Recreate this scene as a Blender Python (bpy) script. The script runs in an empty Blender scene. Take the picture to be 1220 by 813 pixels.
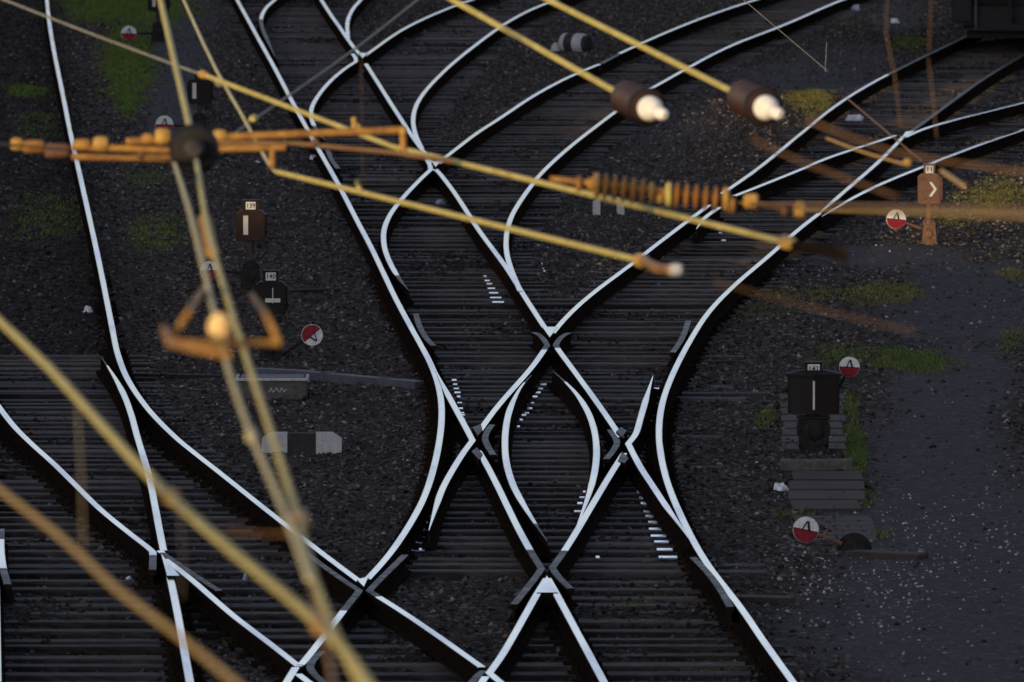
import bpy, math, random
import numpy as np
from mathutils import Vector, Matrix, Euler
random.seed(7); RNG = np.random.default_rng(11)
SC = bpy.context.scene; COL = SC.collection
PI = math.pi; R = math.radians
# ------------------------------------------------------------------ camera
FPX, CX, CY = 13380.0, 610.0, 406.5           # focal length and centre in pixels of the 1220x813 picture
PITCH = R(4.42); CAMZ = 9.13                   # telephoto from a bridge above the yard
cam_d = bpy.data.cameras.new('camera'); cam = bpy.data.objects.new('camera', cam_d); COL.objects.link(cam)
cam.location = (0, 0, CAMZ); cam.rotation_euler = (PI/2 - PITCH, 0, 0)
cam_d.sensor_width = 36; cam_d.lens = FPX*36/1220; cam_d.clip_start = 0.5; cam_d.clip_end = 6000
cam_d.dof.use_dof = True; cam_d.dof.focus_distance = 106; cam_d.dof.aperture_fstop = cam_d.lens/1000/0.055
cam_d.dof.aperture_blades = 9
SC.camera = cam
# ------------------------------------------------------------------ sky and sun
SUN_AZ, SUN_EL = R(215), R(6.0)
world = bpy.data.worlds.new("World"); SC.world = world; world.use_nodes = True
wn = world.node_tree.nodes; sky = wn.new('ShaderNodeTexSky'); sky.sky_type = 'NISHITA'; sky.sun_disc = False
sky.sun_elevation = SUN_EL; sky.sun_rotation = SUN_AZ; sky.altitude = 100; sky.air_density = 1.0; sky.dust_density = 2.5; sky.ozone_density = 2.5
hsv = wn.new('ShaderNodeHueSaturation'); hsv.inputs['Saturation'].default_value = 0.42
tint = wn.new('ShaderNodeMix'); tint.data_type = 'RGBA'; tint.blend_type = 'MULTIPLY'; tint.inputs['Factor'].default_value = 1; tint.inputs['B'].default_value = (.97, .97, 1.10, 1)   # camera white balance
world.node_tree.links.new(sky.outputs[0], hsv.inputs['Color']); world.node_tree.links.new(hsv.outputs[0], tint.inputs['A'])
world.node_tree.links.new(tint.outputs['Result'], wn['Background'].inputs[0]); wn['Background'].inputs[1].default_value = 0.15
sun_d = bpy.data.lights.new('sun', 'SUN'); sun = bpy.data.objects.new('sun', sun_d); COL.objects.link(sun)
sun_d.energy = 2.0; sun_d.angle = R(0.6); sun_d.color = (1.0, 0.74, 0.42)
SUNV = Vector((math.sin(SUN_AZ)*math.cos(SUN_EL), math.cos(SUN_AZ)*math.cos(SUN_EL), math.sin(SUN_EL)))
sun.rotation_euler = SUNV.to_track_quat('Z', 'Y').to_euler(); sun.location = (-30, -30, 30)
SC.view_settings.view_transform = 'Standard'; SC.view_settings.look = 'None'
SC.view_settings.exposure = 1.12; SC.view_settings.gamma = 1; SC.view_settings.use_curve_mapping = False
SC.cycles.max_bounces = 5; SC.cycles.sample_clamp_indirect = 4

# ------------------------------------------------------------------ view helpers
_f = Vector((0, math.cos(PITCH), -math.sin(PITCH))); _u = Vector((0, math.sin(PITCH), math.cos(PITCH)))
def ray(px, py): return Vector(((px-CX)/FPX, 0, 0)) + _f - _u*((py-CY)/FPX)
def W(px, py, d): return Vector((0, 0, CAMZ)) + ray(px, py)*d
def G(px, py, z=0.0):
    r = ray(px, py); return Vector((0, 0, CAMZ)) + r*((z-CAMZ)/r.z)
def SPX(py): r = ray(610, py); return FPX/(-CAMZ/r.z)     # pixels per metre at the ground row py
def HW(px, py, h):                                         # a point on the view ray h metres below the camera
    r = ray(px, py); return Vector((0, 0, CAMZ)) + r*(-h/r.z)

# ------------------------------------------------------------------ materials
def nt(name):
    m = bpy.data.materials.new(name); m.use_nodes = True
    return m, m.node_tree.nodes, m.node_tree.links, m.node_tree.nodes['Principled BSDF']
def mat(name, c1, c2=None, scale=20, rough=0.7, rough2=None, metal=0, bump=0.0, stretch=(1, 1, 1), detail=6, spec=0.12, objrand=0.0, coord='Object', bumpd=0.01, lo=0.35, hi=0.65):
    m, n, l, b = nt(name)
    b.inputs['Metallic'].default_value = metal; b.inputs['Roughness'].default_value = rough
    b.inputs['Specular IOR Level'].default_value = spec
    c2 = c2 or tuple(x*0.6 for x in c1)
    if not metal: c1 = tuple(x*.70 for x in c1); c2 = tuple(x*.70 for x in c2)
    tc = n.new('ShaderNodeTexCoord'); mp = n.new('ShaderNodeMapping'); mp.inputs['Scale'].default_value = stretch
    l.new(tc.outputs[coord], mp.inputs[0])
    no = n.new('ShaderNodeTexNoise'); no.inputs['Scale'].default_value = scale; no.inputs['Detail'].default_value = detail; no.inputs['Roughness'].default_value = 0.65
    l.new(mp.outputs[0], no.inputs['Vector'])
    mr = n.new('ShaderNodeMapRange'); mr.inputs['From Min'].default_value = lo; mr.inputs['From Max'].default_value = hi
    l.new(no.outputs['Fac'], mr.inputs['Value'])
    mx = n.new('ShaderNodeMix'); mx.data_type = 'RGBA'; mx.inputs['A'].default_value = (*c1, 1); mx.inputs['B'].default_value = (*c2, 1)
    l.new(mr.outputs[0], mx.inputs['Factor']); out = mx.outputs['Result']
    if objrand:
        oi = n.new('ShaderNodeObjectInfo'); m2 = n.new('ShaderNodeMapRange'); m2.inputs['To Min'].default_value = 1-objrand; m2.inputs['To Max'].default_value = 1+objrand
        l.new(oi.outputs['Random'], m2.inputs['Value'])
        hs = n.new('ShaderNodeHueSaturation'); l.new(m2.outputs[0], hs.inputs['Value']); l.new(out, hs.inputs['Color']); out = hs.outputs[0]
    l.new(out, b.inputs['Base Color'])
    if rough2 is not None:
        m3 = n.new('ShaderNodeMapRange'); m3.inputs['From Min'].default_value = lo; m3.inputs['From Max'].default_value = hi
        m3.inputs['To Min'].default_value = rough; m3.inputs['To Max'].default_value = rough2
        l.new(no.outputs['Fac'], m3.inputs['Value']); l.new(m3.outputs[0], b.inputs['Roughness'])
    if bump:
        bp = n.new('ShaderNodeBump'); bp.inputs['Strength'].default_value = bump; bp.inputs['Distance'].default_value = bumpd
        l.new(no.outputs['Fac'], bp.inputs['Height']); l.new(bp.outputs[0], b.inputs['Normal'])
    return m
M = {}
M['polished'] = mat('polished_rail_steel', (.97, .97, .98), (.66, .67, .70), .9, .05, .33, 1, stretch=(1, .3, 1))
M['dull'] = mat('dull_rail_steel', (.045, .045, .052), (.02, .018, .017), 6, .45, .65, 1)
M['rail_rust'] = mat('dark_rusty_rail_side', (.024, .016, .011), (.009, .007, .006), 14, .95, spec=.0)
M['plate'] = mat('worn_slide_plate', (.62, .68, .80), (.32, .36, .44), 9, .10, .25, 1)
M['wood'] = mat('oily_dark_sleeper_wood', (.058, .047, .044), (.018, .015, .014), 22, .6, .9, 0, .8, (.25, 1.6, 1), 8, .10, .6, bumpd=.01)
M['board'] = mat('grey_walkway_board', (.070, .054, .047), (.034, .027, .025), 20, .7, None, 0, .6, (.2, 2, 1), 8, .06, .3)
M['iron'] = mat('dark_painted_cast_iron', (.026, .023, .022), (.010, .009, .009), 25, .6, .85, 0, .3, spec=.08)
M['rustiron'] = mat('brown_rusty_iron', (.19, .095, .045), (.09, .045, .025), 18, .75, spec=.3)
M['box'] = mat('black_enamel_lantern', (.010, .008, .008), (.017, .012, .011), 12, .55, .8, spec=.12)
M['redbox'] = mat('reddish_rusted_lantern', (.034, .015, .010), (.012, .008, .007), 5, .6)
M['neck'] = mat('greasy_grey_neck', (.065, .06, .05), (.025, .023, .02), 20, .6)
M['brownbox'] = mat('brown_enamel_lantern', (.17, .075, .038), (.09, .042, .024), 12, .6, spec=.3)
M['white'] = mat('weathered_white_paint', (.72, .72, .70), (.48, .48, .47), 30, .55)
M['opal'] = mat('opal_glass', (.62, .60, .54), (.50, .48, .42), 8, .35)
M['red'] = mat('faded_red_paint', (.25, .015, .026), (.15, .010, .018), 25, .5)
M['black'] = mat('black_paint', (.010, .010, .010), (.016, .015, .015), 25, .55)
M['concrete'] = mat('weathered_concrete', (.11, .105, .10), (.055, .052, .048), 14, .9, None, 0, .5)
M['palecon'] = mat('whitewashed_concrete', (.50, .50, .50), (.30, .30, .30), 25, .9, None, 0, .4, lo=.3, hi=.7)
M['blackcon'] = mat('blackened_concrete', (.022, .021, .022), (.045, .043, .043), 25, .85, None, 0, .4)
M['coversteel'] = mat('grey_steel_channel', (.095, .10, .12), (.06, .064, .075), 10, .6)
M['wire'] = mat('yellowed_copper_wire', (.60, .50, .13), (.44, .34, .08), 9, .55, .7, 0, spec=.5)
M['palewire'] = mat('weathered_pale_wire', (.62, .55, .30), (.50, .42, .20), 9, .6)
M['orangetube'] = mat('rust_orange_bracket_tube', (.44, .22, .034), (.20, .085, .018), 14, .6, .75, 0, spec=.35)
M['brass'] = mat('bright_clamp_metal', (.54, .33, .08), (.36, .19, .045), 20, .45)
M['brownwire'] = mat('brown_weathered_wire', (.26, .15, .07), (.17, .095, .045), 9, .7)
M['greywire'] = mat('grey_steel_wire', (.26, .25, .21), (.18, .17, .15), 9, .6)
M['ceramic'] = mat('brown_glazed_porcelain', (.045, .017, .011), (.024, .010, .008), 6, .4, spec=.4)
M['ceramic_black'] = mat('black_insulator', (.008, .007, .006), (.014, .010, .008), 6, .7, spec=.2)
M['orangeceramic'] = mat('amber_brown_porcelain', (.40, .19, .045), (.28, .12, .03), 6, .35)
M['goldwire'] = mat('golden_wire', (.46, .31, .09), (.32, .20, .06), 9, .6)
M['whitecap'] = mat('white_porcelain_cap', (.92, .90, .82), (.82, .76, .62), 8, .4)
M['whitecap_warm'] = mat('bright_ochre_fitting', (.95, .70, .30), (.8, .5, .18), 10, .4)
M['litter'] = mat('white_litter', (.75, .77, .82), (.55, .57, .62), 30, .8)
M['paleblue'] = mat('pale_plastic', (.40, .48, .62), (.25, .3, .42), 10, .7)
M['wagon'] = mat('dark_wagon_paint', (.010, .010, .013), (.016, .016, .018), 6, .6)
M['brick'] = mat('brick_wall_plain', (.24, .11, .07), (.18, .08, .05), 12, .9)
M['shade_roof'] = mat('dark_roof_felt', (.06, .06, .065), (.04, .04, .045), 4, .9)
M['glass'] = mat('window_glass', (.02, .025, .03), (.03, .03, .035), 2, .1)
M['chalk'] = mat('chalk_mark', (.42, .42, .42), (.3, .3, .3), 60, .9)

# ------------------------------------------------------------------ mesh builder
class MB:
    def __init__(s): s.v = []; s.f = []; s.m = []
    def add(s, vs, fs, mi=0):
        o = len(s.v); s.v += [tuple(v) for v in vs]; s.f += [tuple(i+o for i in f) for f in fs]; s.m += [mi]*len(fs); return s
    def box(s, c, d, mi=0, rot=None, bev=0.0):
        hx, hy, hz = d[0]/2, d[1]/2, d[2]/2; b = min(bev, hx*.8, hy*.8, hz*.8)
        if b <= 0: rings = [(-hz, 0), (hz, 0)]
        else: rings = [(-hz, b), (-hz+b, 0), (hz-b, 0), (hz, b)]
        vs = []
        for z, k in rings:
            if b <= 0: vs += [(-hx, -hy, z), (hx, -hy, z), (hx, hy, z), (-hx, hy, z)]
            else:
                X, Y = hx-k, hy-k; q = b*.7
                vs += [(-X+q, -Y, z), (X-q, -Y, z), (X, -Y+q, z), (X, Y-q, z), (X-q, Y, z), (-X+q, Y, z), (-X, Y-q, z), (-X, -Y+q, z)]
        n = 4 if b <= 0 else 8; fs = [tuple(range(n-1, -1, -1)), tuple(range(len(vs)-n, len(vs)))]
        for k in range(len(rings)-1):
            for i in range(n): j = (i+1) % n; fs.append((k*n+i, k*n+j, k*n+n+j, k*n+n+i))
        mt = (rot.to_matrix() if rot else Matrix.Identity(3)); c = Vector(c)
        return s.add([mt @ Vector(v) + c for v in vs], fs, mi)
    def lathe(s, o, ax, prof, n=14, mi=0, caps=True):      # prof: (distance along axis, radius)
        o = Vector(o); ax = Vector(ax).normalized(); t = Vector((0, 0, 1)) if abs(ax.z) < .9 else Vector((1, 0, 0))
        a = ax.cross(t).normalized(); b = ax.cross(a)
        vs = [o + ax*h + (a*math.cos(2*PI*i/n) + b*math.sin(2*PI*i/n))*r for h, r in prof for i in range(n)]; fs = []
        for k in range(len(prof)-1):
            for i in range(n): j = (i+1) % n; fs.append((k*n+i, k*n+j, k*n+n+j, k*n+n+i))
        if caps: fs += [tuple(range(n-1, -1, -1)), tuple(range(len(vs)-n, len(vs)))]
        return s.add(vs, fs, mi)
    def cyl(s, p0, p1, r0, r1=None, n=10, mi=0):
        p0, p1 = Vector(p0), Vector(p1); d = p1-p0
        return s.lathe(p0, d, [(0, r0), (d.length, r0 if r1 is None else r1)], n, mi)
    def tube(s, pts, r, n=8, mi=0):
        pts = [Vector(p) for p in pts]; vs = []; fs = []; prev = None
        for i, p in enumerate(pts):
            d = (pts[min(i+1, len(pts)-1)]-pts[max(i-1, 0)]).normalized()
            if prev is None: t = Vector((0, 0, 1)) if abs(d.z) < .9 else Vector((1, 0, 0)); a = d.cross(t).normalized()
            else: a = (prev-d*prev.dot(d)).normalized()
            prev = a; b = d.cross(a); rr = r[i] if isinstance(r, (list, tuple)) else r
            vs += [p+(a*math.cos(2*PI*k/n)+b*math.sin(2*PI*k/n))*rr for k in range(n)]
        for i in range(len(pts)-1):
            for k in range(n): j = (k+1) % n; fs.append((i*n+k, i*n+j, i*n+n+j, i*n+n+k))
        fs += [tuple(range(n-1, -1, -1)), tuple(range(len(vs)-n, len(vs)))]
        return s.add(vs, fs, mi)
    def prism(s, poly, z0, z1, mi=0, top=1.0):             # plan polygon (ccw) raised in z
        n = len(poly); vs = [(x, y, z0) for x, y in poly]+[(x*top, y*top, z1) for x, y in poly]
        fs = [tuple(range(n-1, -1, -1)), tuple(range(n, 2*n))]+[(i, (i+1) % n, n+(i+1) % n, n+i) for i in range(n)]
        return s.add(vs, fs, mi)
    def front(s, poly, y0, y1, mi=0):                      # x-z polygon (ccw seen from the front, y0 < y1) with depth in y
        n = len(poly); vs = [(x, y0, z) for x, z in poly]+[(x, y1, z) for x, z in poly]
        fs = [tuple(range(n)), tuple(range(2*n-1, n-1, -1))]+[(i, n+i, n+(i+1) % n, (i+1) % n) for i in range(n)]
        return s.add(vs, fs, mi)
    def build(s, name, mats, parent=None, smooth=False, loc=None, origin=None):
        me = bpy.data.meshes.new(name); vs = s.v
        if origin is not None: O = Vector(origin); vs = [tuple(Vector(v)-O) for v in vs]
        me.from_pydata(vs, [], s.f)
        mats = mats if isinstance(mats, (list, tuple)) else [mats]
        for k in mats: me.materials.append(M[k])
        if any(s.m): me.polygons.foreach_set('material_index', s.m)
        if smooth:
            me.polygons.foreach_set('use_smooth', [True]*len(me.polygons))
            try: me.set_sharp_from_angle(angle=R(40))
            except Exception: pass
        me.update(); o = bpy.data.objects.new(name, me); COL.objects.link(o)
        if parent: o.parent = parent
        if origin is not None: o.location = O
        if loc is not None: o.location = loc
        return o
def tag(o, label=None, cat=None, group=None, kind=None):
    if label: o['label'] = label
    if cat: o['category'] = cat
    if group: o['group'] = group
    if kind: o['kind'] = kind
    return o
def thing(name, label, cat, loc, rz=0, group=None):
    o = bpy.data.objects.new(name, None); COL.objects.link(o); o.location = loc; o.rotation_euler = (0, 0, rz); o.empty_display_size = .2
    return tag(o, label, cat, group)
def text_part(s, size, parent, loc, mname='black', name='number'):
    cu = bpy.data.curves.new('t', 'FONT'); cu.body = s; cu.size = size; cu.align_x = 'CENTER'; cu.align_y = 'CENTER'; cu.extrude = .001; cu.offset = size*.012
    to = bpy.data.objects.new('t', cu); COL.objects.link(to); dg = bpy.context.evaluated_depsgraph_get()
    me = bpy.data.meshes.new_from_object(to.evaluated_get(dg)); me.name = name; me.transform(Matrix.Rotation(PI/2, 4, 'X'))
    bpy.data.objects.remove(to); bpy.data.curves.remove(cu)
    me.materials.clear(); me.materials.append(M[mname]); o = bpy.data.objects.new(name, me); COL.objects.link(o); o.parent = parent; o.location = loc
    return o

# ------------------------------------------------------------------ rails, traced along the ground in the picture
ZT = 0.18          # top of the railheads
def catmull(P, step=0.3):
    P = [Vector(p) for p in P]; out = []
    for i in range(len(P)-1):
        p0 = P[i-1] if i else P[0]*2-P[1]; p1, p2 = P[i], P[i+1]; p3 = P[i+2] if i+2 < len(P) else P[-1]*2-P[-2]
        t0 = 0; t1 = t0+max((p1-p0).length, 1e-4)**.5; t2 = t1+max((p2-p1).length, 1e-4)**.5; t3 = t2+max((p3-p2).length, 1e-4)**.5
        n = max(2, int((p2-p1).length/step))
        for k in range(n):
            t = t1+(t2-t1)*k/n
            A1 = p0*((t1-t)/(t1-t0))+p1*((t-t0)/(t1-t0)); A2 = p1*((t2-t)/(t2-t1))+p2*((t-t1)/(t2-t1)); A3 = p2*((t3-t)/(t3-t2))+p3*((t-t2)/(t3-t2))
            B1 = A1*((t2-t)/(t2-t0))+A2*((t-t0)/(t2-t0)); B2 = A2*((t3-t)/(t3-t1))+A3*((t-t1)/(t3-t1))
            out.append(B1*((t2-t)/(t2-t1))+B2*((t-t1)/(t2-t1)))
    out.append(P[-1]); return out
def smooth_pts(P, it=1):
    P = [Vector(p) for p in P]
    for _ in range(it):
        Q = [p.copy() for p in P]
        for i in range(1, len(P)-1):
            # only the sideways position is smoothed: the depth carries the trace
            t = (P[i].y-P[i-1].y)/((P[i+1].y-P[i-1].y) or 1)
            if 0 < t < 1: Q[i].x = P[i].x*.6+(P[i-1].x*(1-t)+P[i+1].x*t)*.4
        P = Q
    return P
RAILN = [0]; RAILS = {}
PROF = [(-.0245, 0, 1), (.0245, 0, 0), (.0308, -.0042, 0), (.034, -.036, 0), (.010, -.048, 0), (.009, -.122, 0), (.062, -.136, 0), (.062, -.150, 0),
        (-.062, -.150, 0), (-.062, -.136, 0), (-.009, -.122, 0), (-.010, -.048, 0), (-.034, -.036, 0), (-.0308, -.0042, 0)]
def rail(key, label, px, name='rail', dull=0, taper=(0, 0), dz=0.0, sm=1, kink=None, chairs=False, foot=True, group=None):
    """px: picture points of the railhead; dull: how many metres at (start, end) or True; kink: index of a corner kept sharp"""
    RAILN[0] += 1; z = ZT+.0004*RAILN[0]+dz
    segs = [px] if kink is None else [px[:kink+1], px[kink:]]
    pts = []
    for s in segs:
        c = catmull(smooth_pts([G(x, y, z) for x, y in s], sm)) if len(s) > 1 else []
        pts += c if not pts else c[1:]
    RAILS[key] = pts
    cum = [0]
    for a, b in zip(pts, pts[1:]): cum.append(cum[-1]+(b-a).length)
    L = cum[-1]; prof = PROF if foot else PROF[:6]+[(.009, -.150, 0), (-.009, -.150, 0)]+PROF[10:]
    n = len(prof); mb = MB(); vs = []; fs = []; mi = []
    for i, p in enumerate(pts):
        d = (pts[min(i+1, len(pts)-1)]-pts[max(i-1, 0)]); d.z = 0; d.normalize(); side = Vector((d.y, -d.x, 0))
        k = 1.0
        if taper[0]: k = min(k, .12+.88*cum[i]/taper[0])
        if taper[1]: k = min(k, .12+.88*(L-cum[i])/taper[1])
        for (w, h, _) in prof:
            vs.append(p+side*(w*(k if abs(w) > .02 and h > -.05 else 1))+Vector((0, 0, h)))
    for i in range(len(pts)-1):
        mid = (cum[i]+cum[i+1])/2
        dl = dull is True or (isinstance(dull, tuple) and (mid < dull[0] or L-mid < dull[1]))
        for k in range(n):
            j = (k+1) % n; fs.append((i*n+k, i*n+n+k, i*n+n+j, i*n+j))
            mi.append(0 if (k in (0, 1, n-1) and not dl) else (2 if (k in (0, 1, n-1)) and dl else 1))
    fs += [tuple(range(n)), tuple(range(len(vs)-1, len(vs)-n-1, -1))]; mi += [1, 1]
    # faces wound outward
    mb.v = [tuple(v) for v in vs]; mb.f = fs; mb.m = mi
    o = mb.build(name, ['polished', 'rail_rust', 'dull'], origin=pts[len(pts)//2]-Vector((0, 0, .15)))
    bm_fix(o); tag(o, label, 'rail', group)
    o['_c'] = 1 if chairs else 0
    RAILOBJ[key] = o
    return o
RAILOBJ = {}
def bm_fix(o):
    import bmesh
    b = bmesh.new(); b.from_mesh(o.data); bmesh.ops.recalc_face_normals(b, faces=b.faces); b.to_mesh(o.data); b.free()

L1 = [(53, -25), (56, 0), (58, 25), (63.6, 58.5), (70, 89), (76.4, 119.6), (82, 150), (87.8, 176), (93.8, 202), (101.8, 238), (111, 279), (119.6, 319), (127, 357), (135, 396), (139, 420), (148, 446), (163, 470), (183, 496), (211, 523), (229, 537), (254.5, 557), (280, 577), (313, 604), (351, 633), (389, 663), (431, 694)]
L2 = [(121, 426), (130, 439), (140, 454), (150, 474), (157, 494), (162.5, 517), (169, 538), (176, 560), (181, 582), (185, 604), (190, 632), (195, 656)]
rail('L1', 'long rail curving down the left side to the lower left diamond crossing', L1, chairs=True)
rail('L2', 'left switch blade bending away from the long left rail, pointed at the top', L2, 'tapered_rail', taper=(4, 0), dull=(1.0, 0))
rail('L2b', 'straight rail running off the bottom edge below the left frog', [(200, 672), (204, 694), (208.7, 715), (215, 748), (221, 784), (226.5, 813), (232, 845)], chairs=True)
rail('L3', 'rail entering at the left edge and running down to the left frog', [(-40, 425), (-15, 463), (0, 487), (18, 510), (38, 529), (63.6, 551), (89, 576), (117, 606), (158, 638), (176, 651), (182, 657), (182.5, 666), (181.5, 679)], dull=(0, 1.1), chairs=True, kink=10)
rail('L3b', 'rail from the left frog down to the bottom crossing', [(197, 666), (213, 678), (229, 690), (254.5, 713), (280, 735), (300, 750), (325.5, 769), (357, 794)], chairs=True)
rail('L3w', 'dark wing rail alongside the left frog', [(191, 656), (197, 661), (209, 669), (229, 683), (249, 696), (262, 704)], 'wing_rail', dull=(0, 3.2), kink=1)
rail('L0', 'outermost left stock rail at the very edge of the picture', [(-50, 430), (-38, 480), (-24, 540), (-11, 600), (-7, 640), (-5, 700), (-4, 750), (-3, 830)])
rail('L0c', 'short check rail at the left edge of the picture', [(1, 630), (0.5, 655), (3, 677), (9, 696)], 'check_rail', dull=(1, 1.2))
M1 = [(270, -25), (282.5, 0), (292.7, 18), (310, 50), (323, 73), (333, 91.6), (344.5, 114), (353.5, 131), (367, 155), (379, 177), (393, 201), (404, 221), (414.5, 241), (427, 266), (442, 293), (455, 321), (468, 349), (481, 374), (496, 401), (504, 415), (514, 434), (522, 455), (526.5, 478), (526.5, 502), (523.5, 527), (518, 553), (511, 578), (501, 603), (483, 633), (468, 655), (453, 673), (437, 690)]
rail('M1', 'longest rail on the left of the double slip, bulging right at its middle', M1, chairs=True)
rail('M1b', 'short rail between the lower left diamond and the bottom crossing', [(363, 657), (389, 677), (418, 697), (428, 703), (424, 709), (412, 723), (398, 742), (384, 760), (361, 789), (357, 792)], dull=(5, 0), kink=3)
rail('M1c', 'rail leaving the bottom crossing towards the bottom left', [(352, 795), (346, 804), (338, 818), (322, 840)])
rail('L1b', 'rail from the lower left diamond down to the bottom frog', [(482, 661), (468, 675), (452, 690), (440, 703), (445, 707), (478, 727), (516, 753), (554, 780), (575, 795)], dull=(3.6, 0), kink=3)
rail('L1c', 'dark wing rail at the bottom left of the bottom frog', [(576, 799), (570, 803), (562, 812), (548, 832)], 'wing_rail', dull=True)
rail('L3c', 'rail leaving the bottom crossing towards the bottom edge', [(356, 803), (366, 811), (384, 824), (400, 836)])
rail('B1', 'dark check rail beside the bottom crossing', [(383, 776), (371, 787), (366, 796), (380, 808), (392, 818)], 'check_rail', dull=True)
# upper fans
rail('T1', 'rail crossing from the top edge through the upper frog to the middle frog', [(372, -18), (383, 0), (394, 18), (405, 32), (415, 48), (422, 57), (430, 66)], chairs=False)
rail('T1b', 'rail between the topmost frog and the second frog', [(436, 76), (447.6, 94), (463, 119), (478, 142), (490, 161), (501, 176), (516, 195)])
rail('T1c', 'rail between the second frog and the middle frog', [(514, 203), (519, 201.5), (524, 206), (542, 229), (557, 253), (570, 274), (588, 298), (606, 321), (622, 349), (638, 373), (653, 396)], kink=1)
rail('T1d', 'rail from the middle frog down right to the right obtuse crossing', [(679, 396.5), (672, 398), (665.5, 404), (662, 411), (667, 419), (681.5, 438), (702, 466), (722, 494), (740, 521)], kink=3, dull=(2.3, 0))
rail('F2k', 'slip rail curving down left from the second frog, ending in a dark blade', [(509, 190), (513, 197), (513, 202), (505, 209), (496, 218), (478, 237), (463, 256), (456, 274), (456.5, 294), (465, 315), (476, 333), (487, 346)], 'slip_rail', dull=(0, 2.2), taper=(0, 3), kink=2)
rail('CC', 'rail sweeping from the top centre down to join the second frog', [(700, -12), (656, 1), (625.5, 14), (600, 29), (590, 36), (567, 53), (544, 71), (524, 89), (504, 110), (494, 127), (491, 143), (494, 160), (503, 178)])
rail('CD', 'rail sweeping from the top edge down left to the topmost frog', [(600, -13), (562, 0), (543, 6), (524, 14), (498.5, 25), (473, 38), (447.6, 57), (434.5, 66.5)])
rail('CE', 'switch blade dropping from the top edge onto the topmost frog rail', [(440, -12), (430, 0), (419.6, 10), (413.5, 23), (413, 37), (417, 50)], 'tapered_rail', taper=(0, 3))
rail('F1k', 'slip rail curving down left from the topmost frog', [(420, 64), (424.5, 69), (424, 73), (409.5, 82), (391.6, 97), (376, 117), (369, 131), (371, 145), (379, 158), (388, 168)], 'slip_rail', dull=(0, 3.5), taper=(0, 4), kink=2)
rail('CF', 'short curved blade at the top left of the fan', [(345, -14), (326.7, 0), (315, 10), (310, 21), (311.5, 33), (318, 46), (328, 68)], 'tapered_rail', dull=(0, 12), taper=(0, 6))
rail('CB', 'rail running up right from the second frog to the joint gap', [(522, 195), (525, 191.5), (544, 177), (567, 158), (592.7, 143), (610, 131), (625.5, 120), (651, 105), (676, 92), (702, 81), (714, 76.5)])
rail('CBb', 'dark rail section in the joint gap near the striped marker', [(716, 75.8), (727, 70), (736, 65)], dull=True)
rail('CBc', 'rail continuing from the joint gap up to the top edge', [(737, 64), (765, 51), (803.6, 34), (842, 19), (880, 6), (903, -1), (935, -12)])
rail('CB2', 'second long rail rising up right to the top edge beside the gapped rail', [(1040, -13), (1002, 0), (978.7, 10), (952.5, 22), (926, 33), (900, 43), (880, 50), (849.5, 64), (821, 80), (796, 94), (770.5, 108), (735, 131), (709.5, 151), (684, 170), (663.6, 188), (643, 207), (635.6, 218), (618, 241), (607.6, 259), (602.5, 279), (602.5, 299), (607.6, 319), (620, 347)])
rail('M1k', 'small dark check rail beside the left rail above the slip', [(390, 178), (394, 190), (403, 201)], 'check_rail', dull=True)
# slip diamonds
rail('N1', 'rail from the middle frog down left to the left obtuse crossing', [(636, 396), (643, 398), (648, 404), (652, 411), (646, 420), (635.6, 435.6), (615, 458.5), (600, 475), (585, 493), (570.5, 514)], kink=3, dull=(2.3, 0))
rail('N2', 'elbow rail bent at the left obtuse crossing', [(519, 441), (529, 461), (542, 485), (554.5, 508), (563, 524), (552, 539), (537, 563), (526.5, 583), (519, 605), (511, 632)], 'elbow_rail', taper=(3, 3), kink=4, sm=0)
rail('N3', 'rail from the left obtuse crossing down to the lower frog', [(570, 537), (580, 553), (592.7, 578), (606, 606), (621, 637), (636, 663), (645, 677), (641, 684), (625, 704), (612, 720)], dull=(0, 4.6), kink=6)
rail('N4', 'left curved slip rail inside the diamond', [(633, 447), (618, 462), (606.5, 486.5), (602, 509), (601, 532), (603, 553), (610, 578), (625, 603), (638, 624), (652, 645)], 'slip_rail', taper=(4, 4), dull=(.8, 1.6))
rail('N5', 'right curved slip rail inside the diamond', [(658.5, 442), (674, 455), (689, 470), (702, 491), (709.5, 514), (711.5, 537), (709.5, 560), (703, 585), (695.5, 606), (687, 627)], 'slip_rail', taper=(4, 4), dull=(1.5, 0))
rail('N6', 'elbow rail bent at the right obtuse crossing', [(778, 448), (770, 474), (763, 498), (757, 517), (748.5, 528), (755, 541), (763, 556), (778, 579), (796, 606), (811, 627), (820, 641)], 'elbow_rail', taper=(3, 3), kink=4, sm=0)
rail('N7', 'rail from the right obtuse crossing down to the lower frog', [(743, 540), (730, 560), (714.5, 586), (702, 607), (684, 638), (667, 664), (658, 676), (662, 683), (670, 692), (680, 701)], dull=(0, 3.2), kink=6)
rail('N8', 'left leg of the lower frog running down to the bottom frog', [(651, 689), (642, 703), (633, 719), (615, 751), (602.5, 773), (595, 785), (583, 801), (592, 809), (606, 820)], kink=6)
rail('N9', 'right leg of the lower frog running off the bottom edge', [(653, 689), (661, 703), (676, 731), (691.6, 760), (707, 789), (720, 813), (736, 843)], chairs=True)
rail('N10', 'small rail stub below the bottom frog', [(578, 806), (570, 818), (560, 833)])
RO = [(976, 254), (957.7, 268), (942, 281), (929, 293), (915.7, 305), (900, 318), (882, 333), (867, 347), (850, 364), (836.7, 381), (824, 402), (811, 425), (798.5, 451), (790, 474), (785.5, 496), (784.5, 519), (787, 543), (793.5, 571), (804, 599), (818, 628), (829, 650), (844, 674), (862, 697), (880, 719), (895, 741), (910, 764), (929, 790), (947, 815), (968, 845)]
rail('RO', 'outermost rail on the right of the double slip running down to the bottom right', RO, chairs=True)
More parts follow.
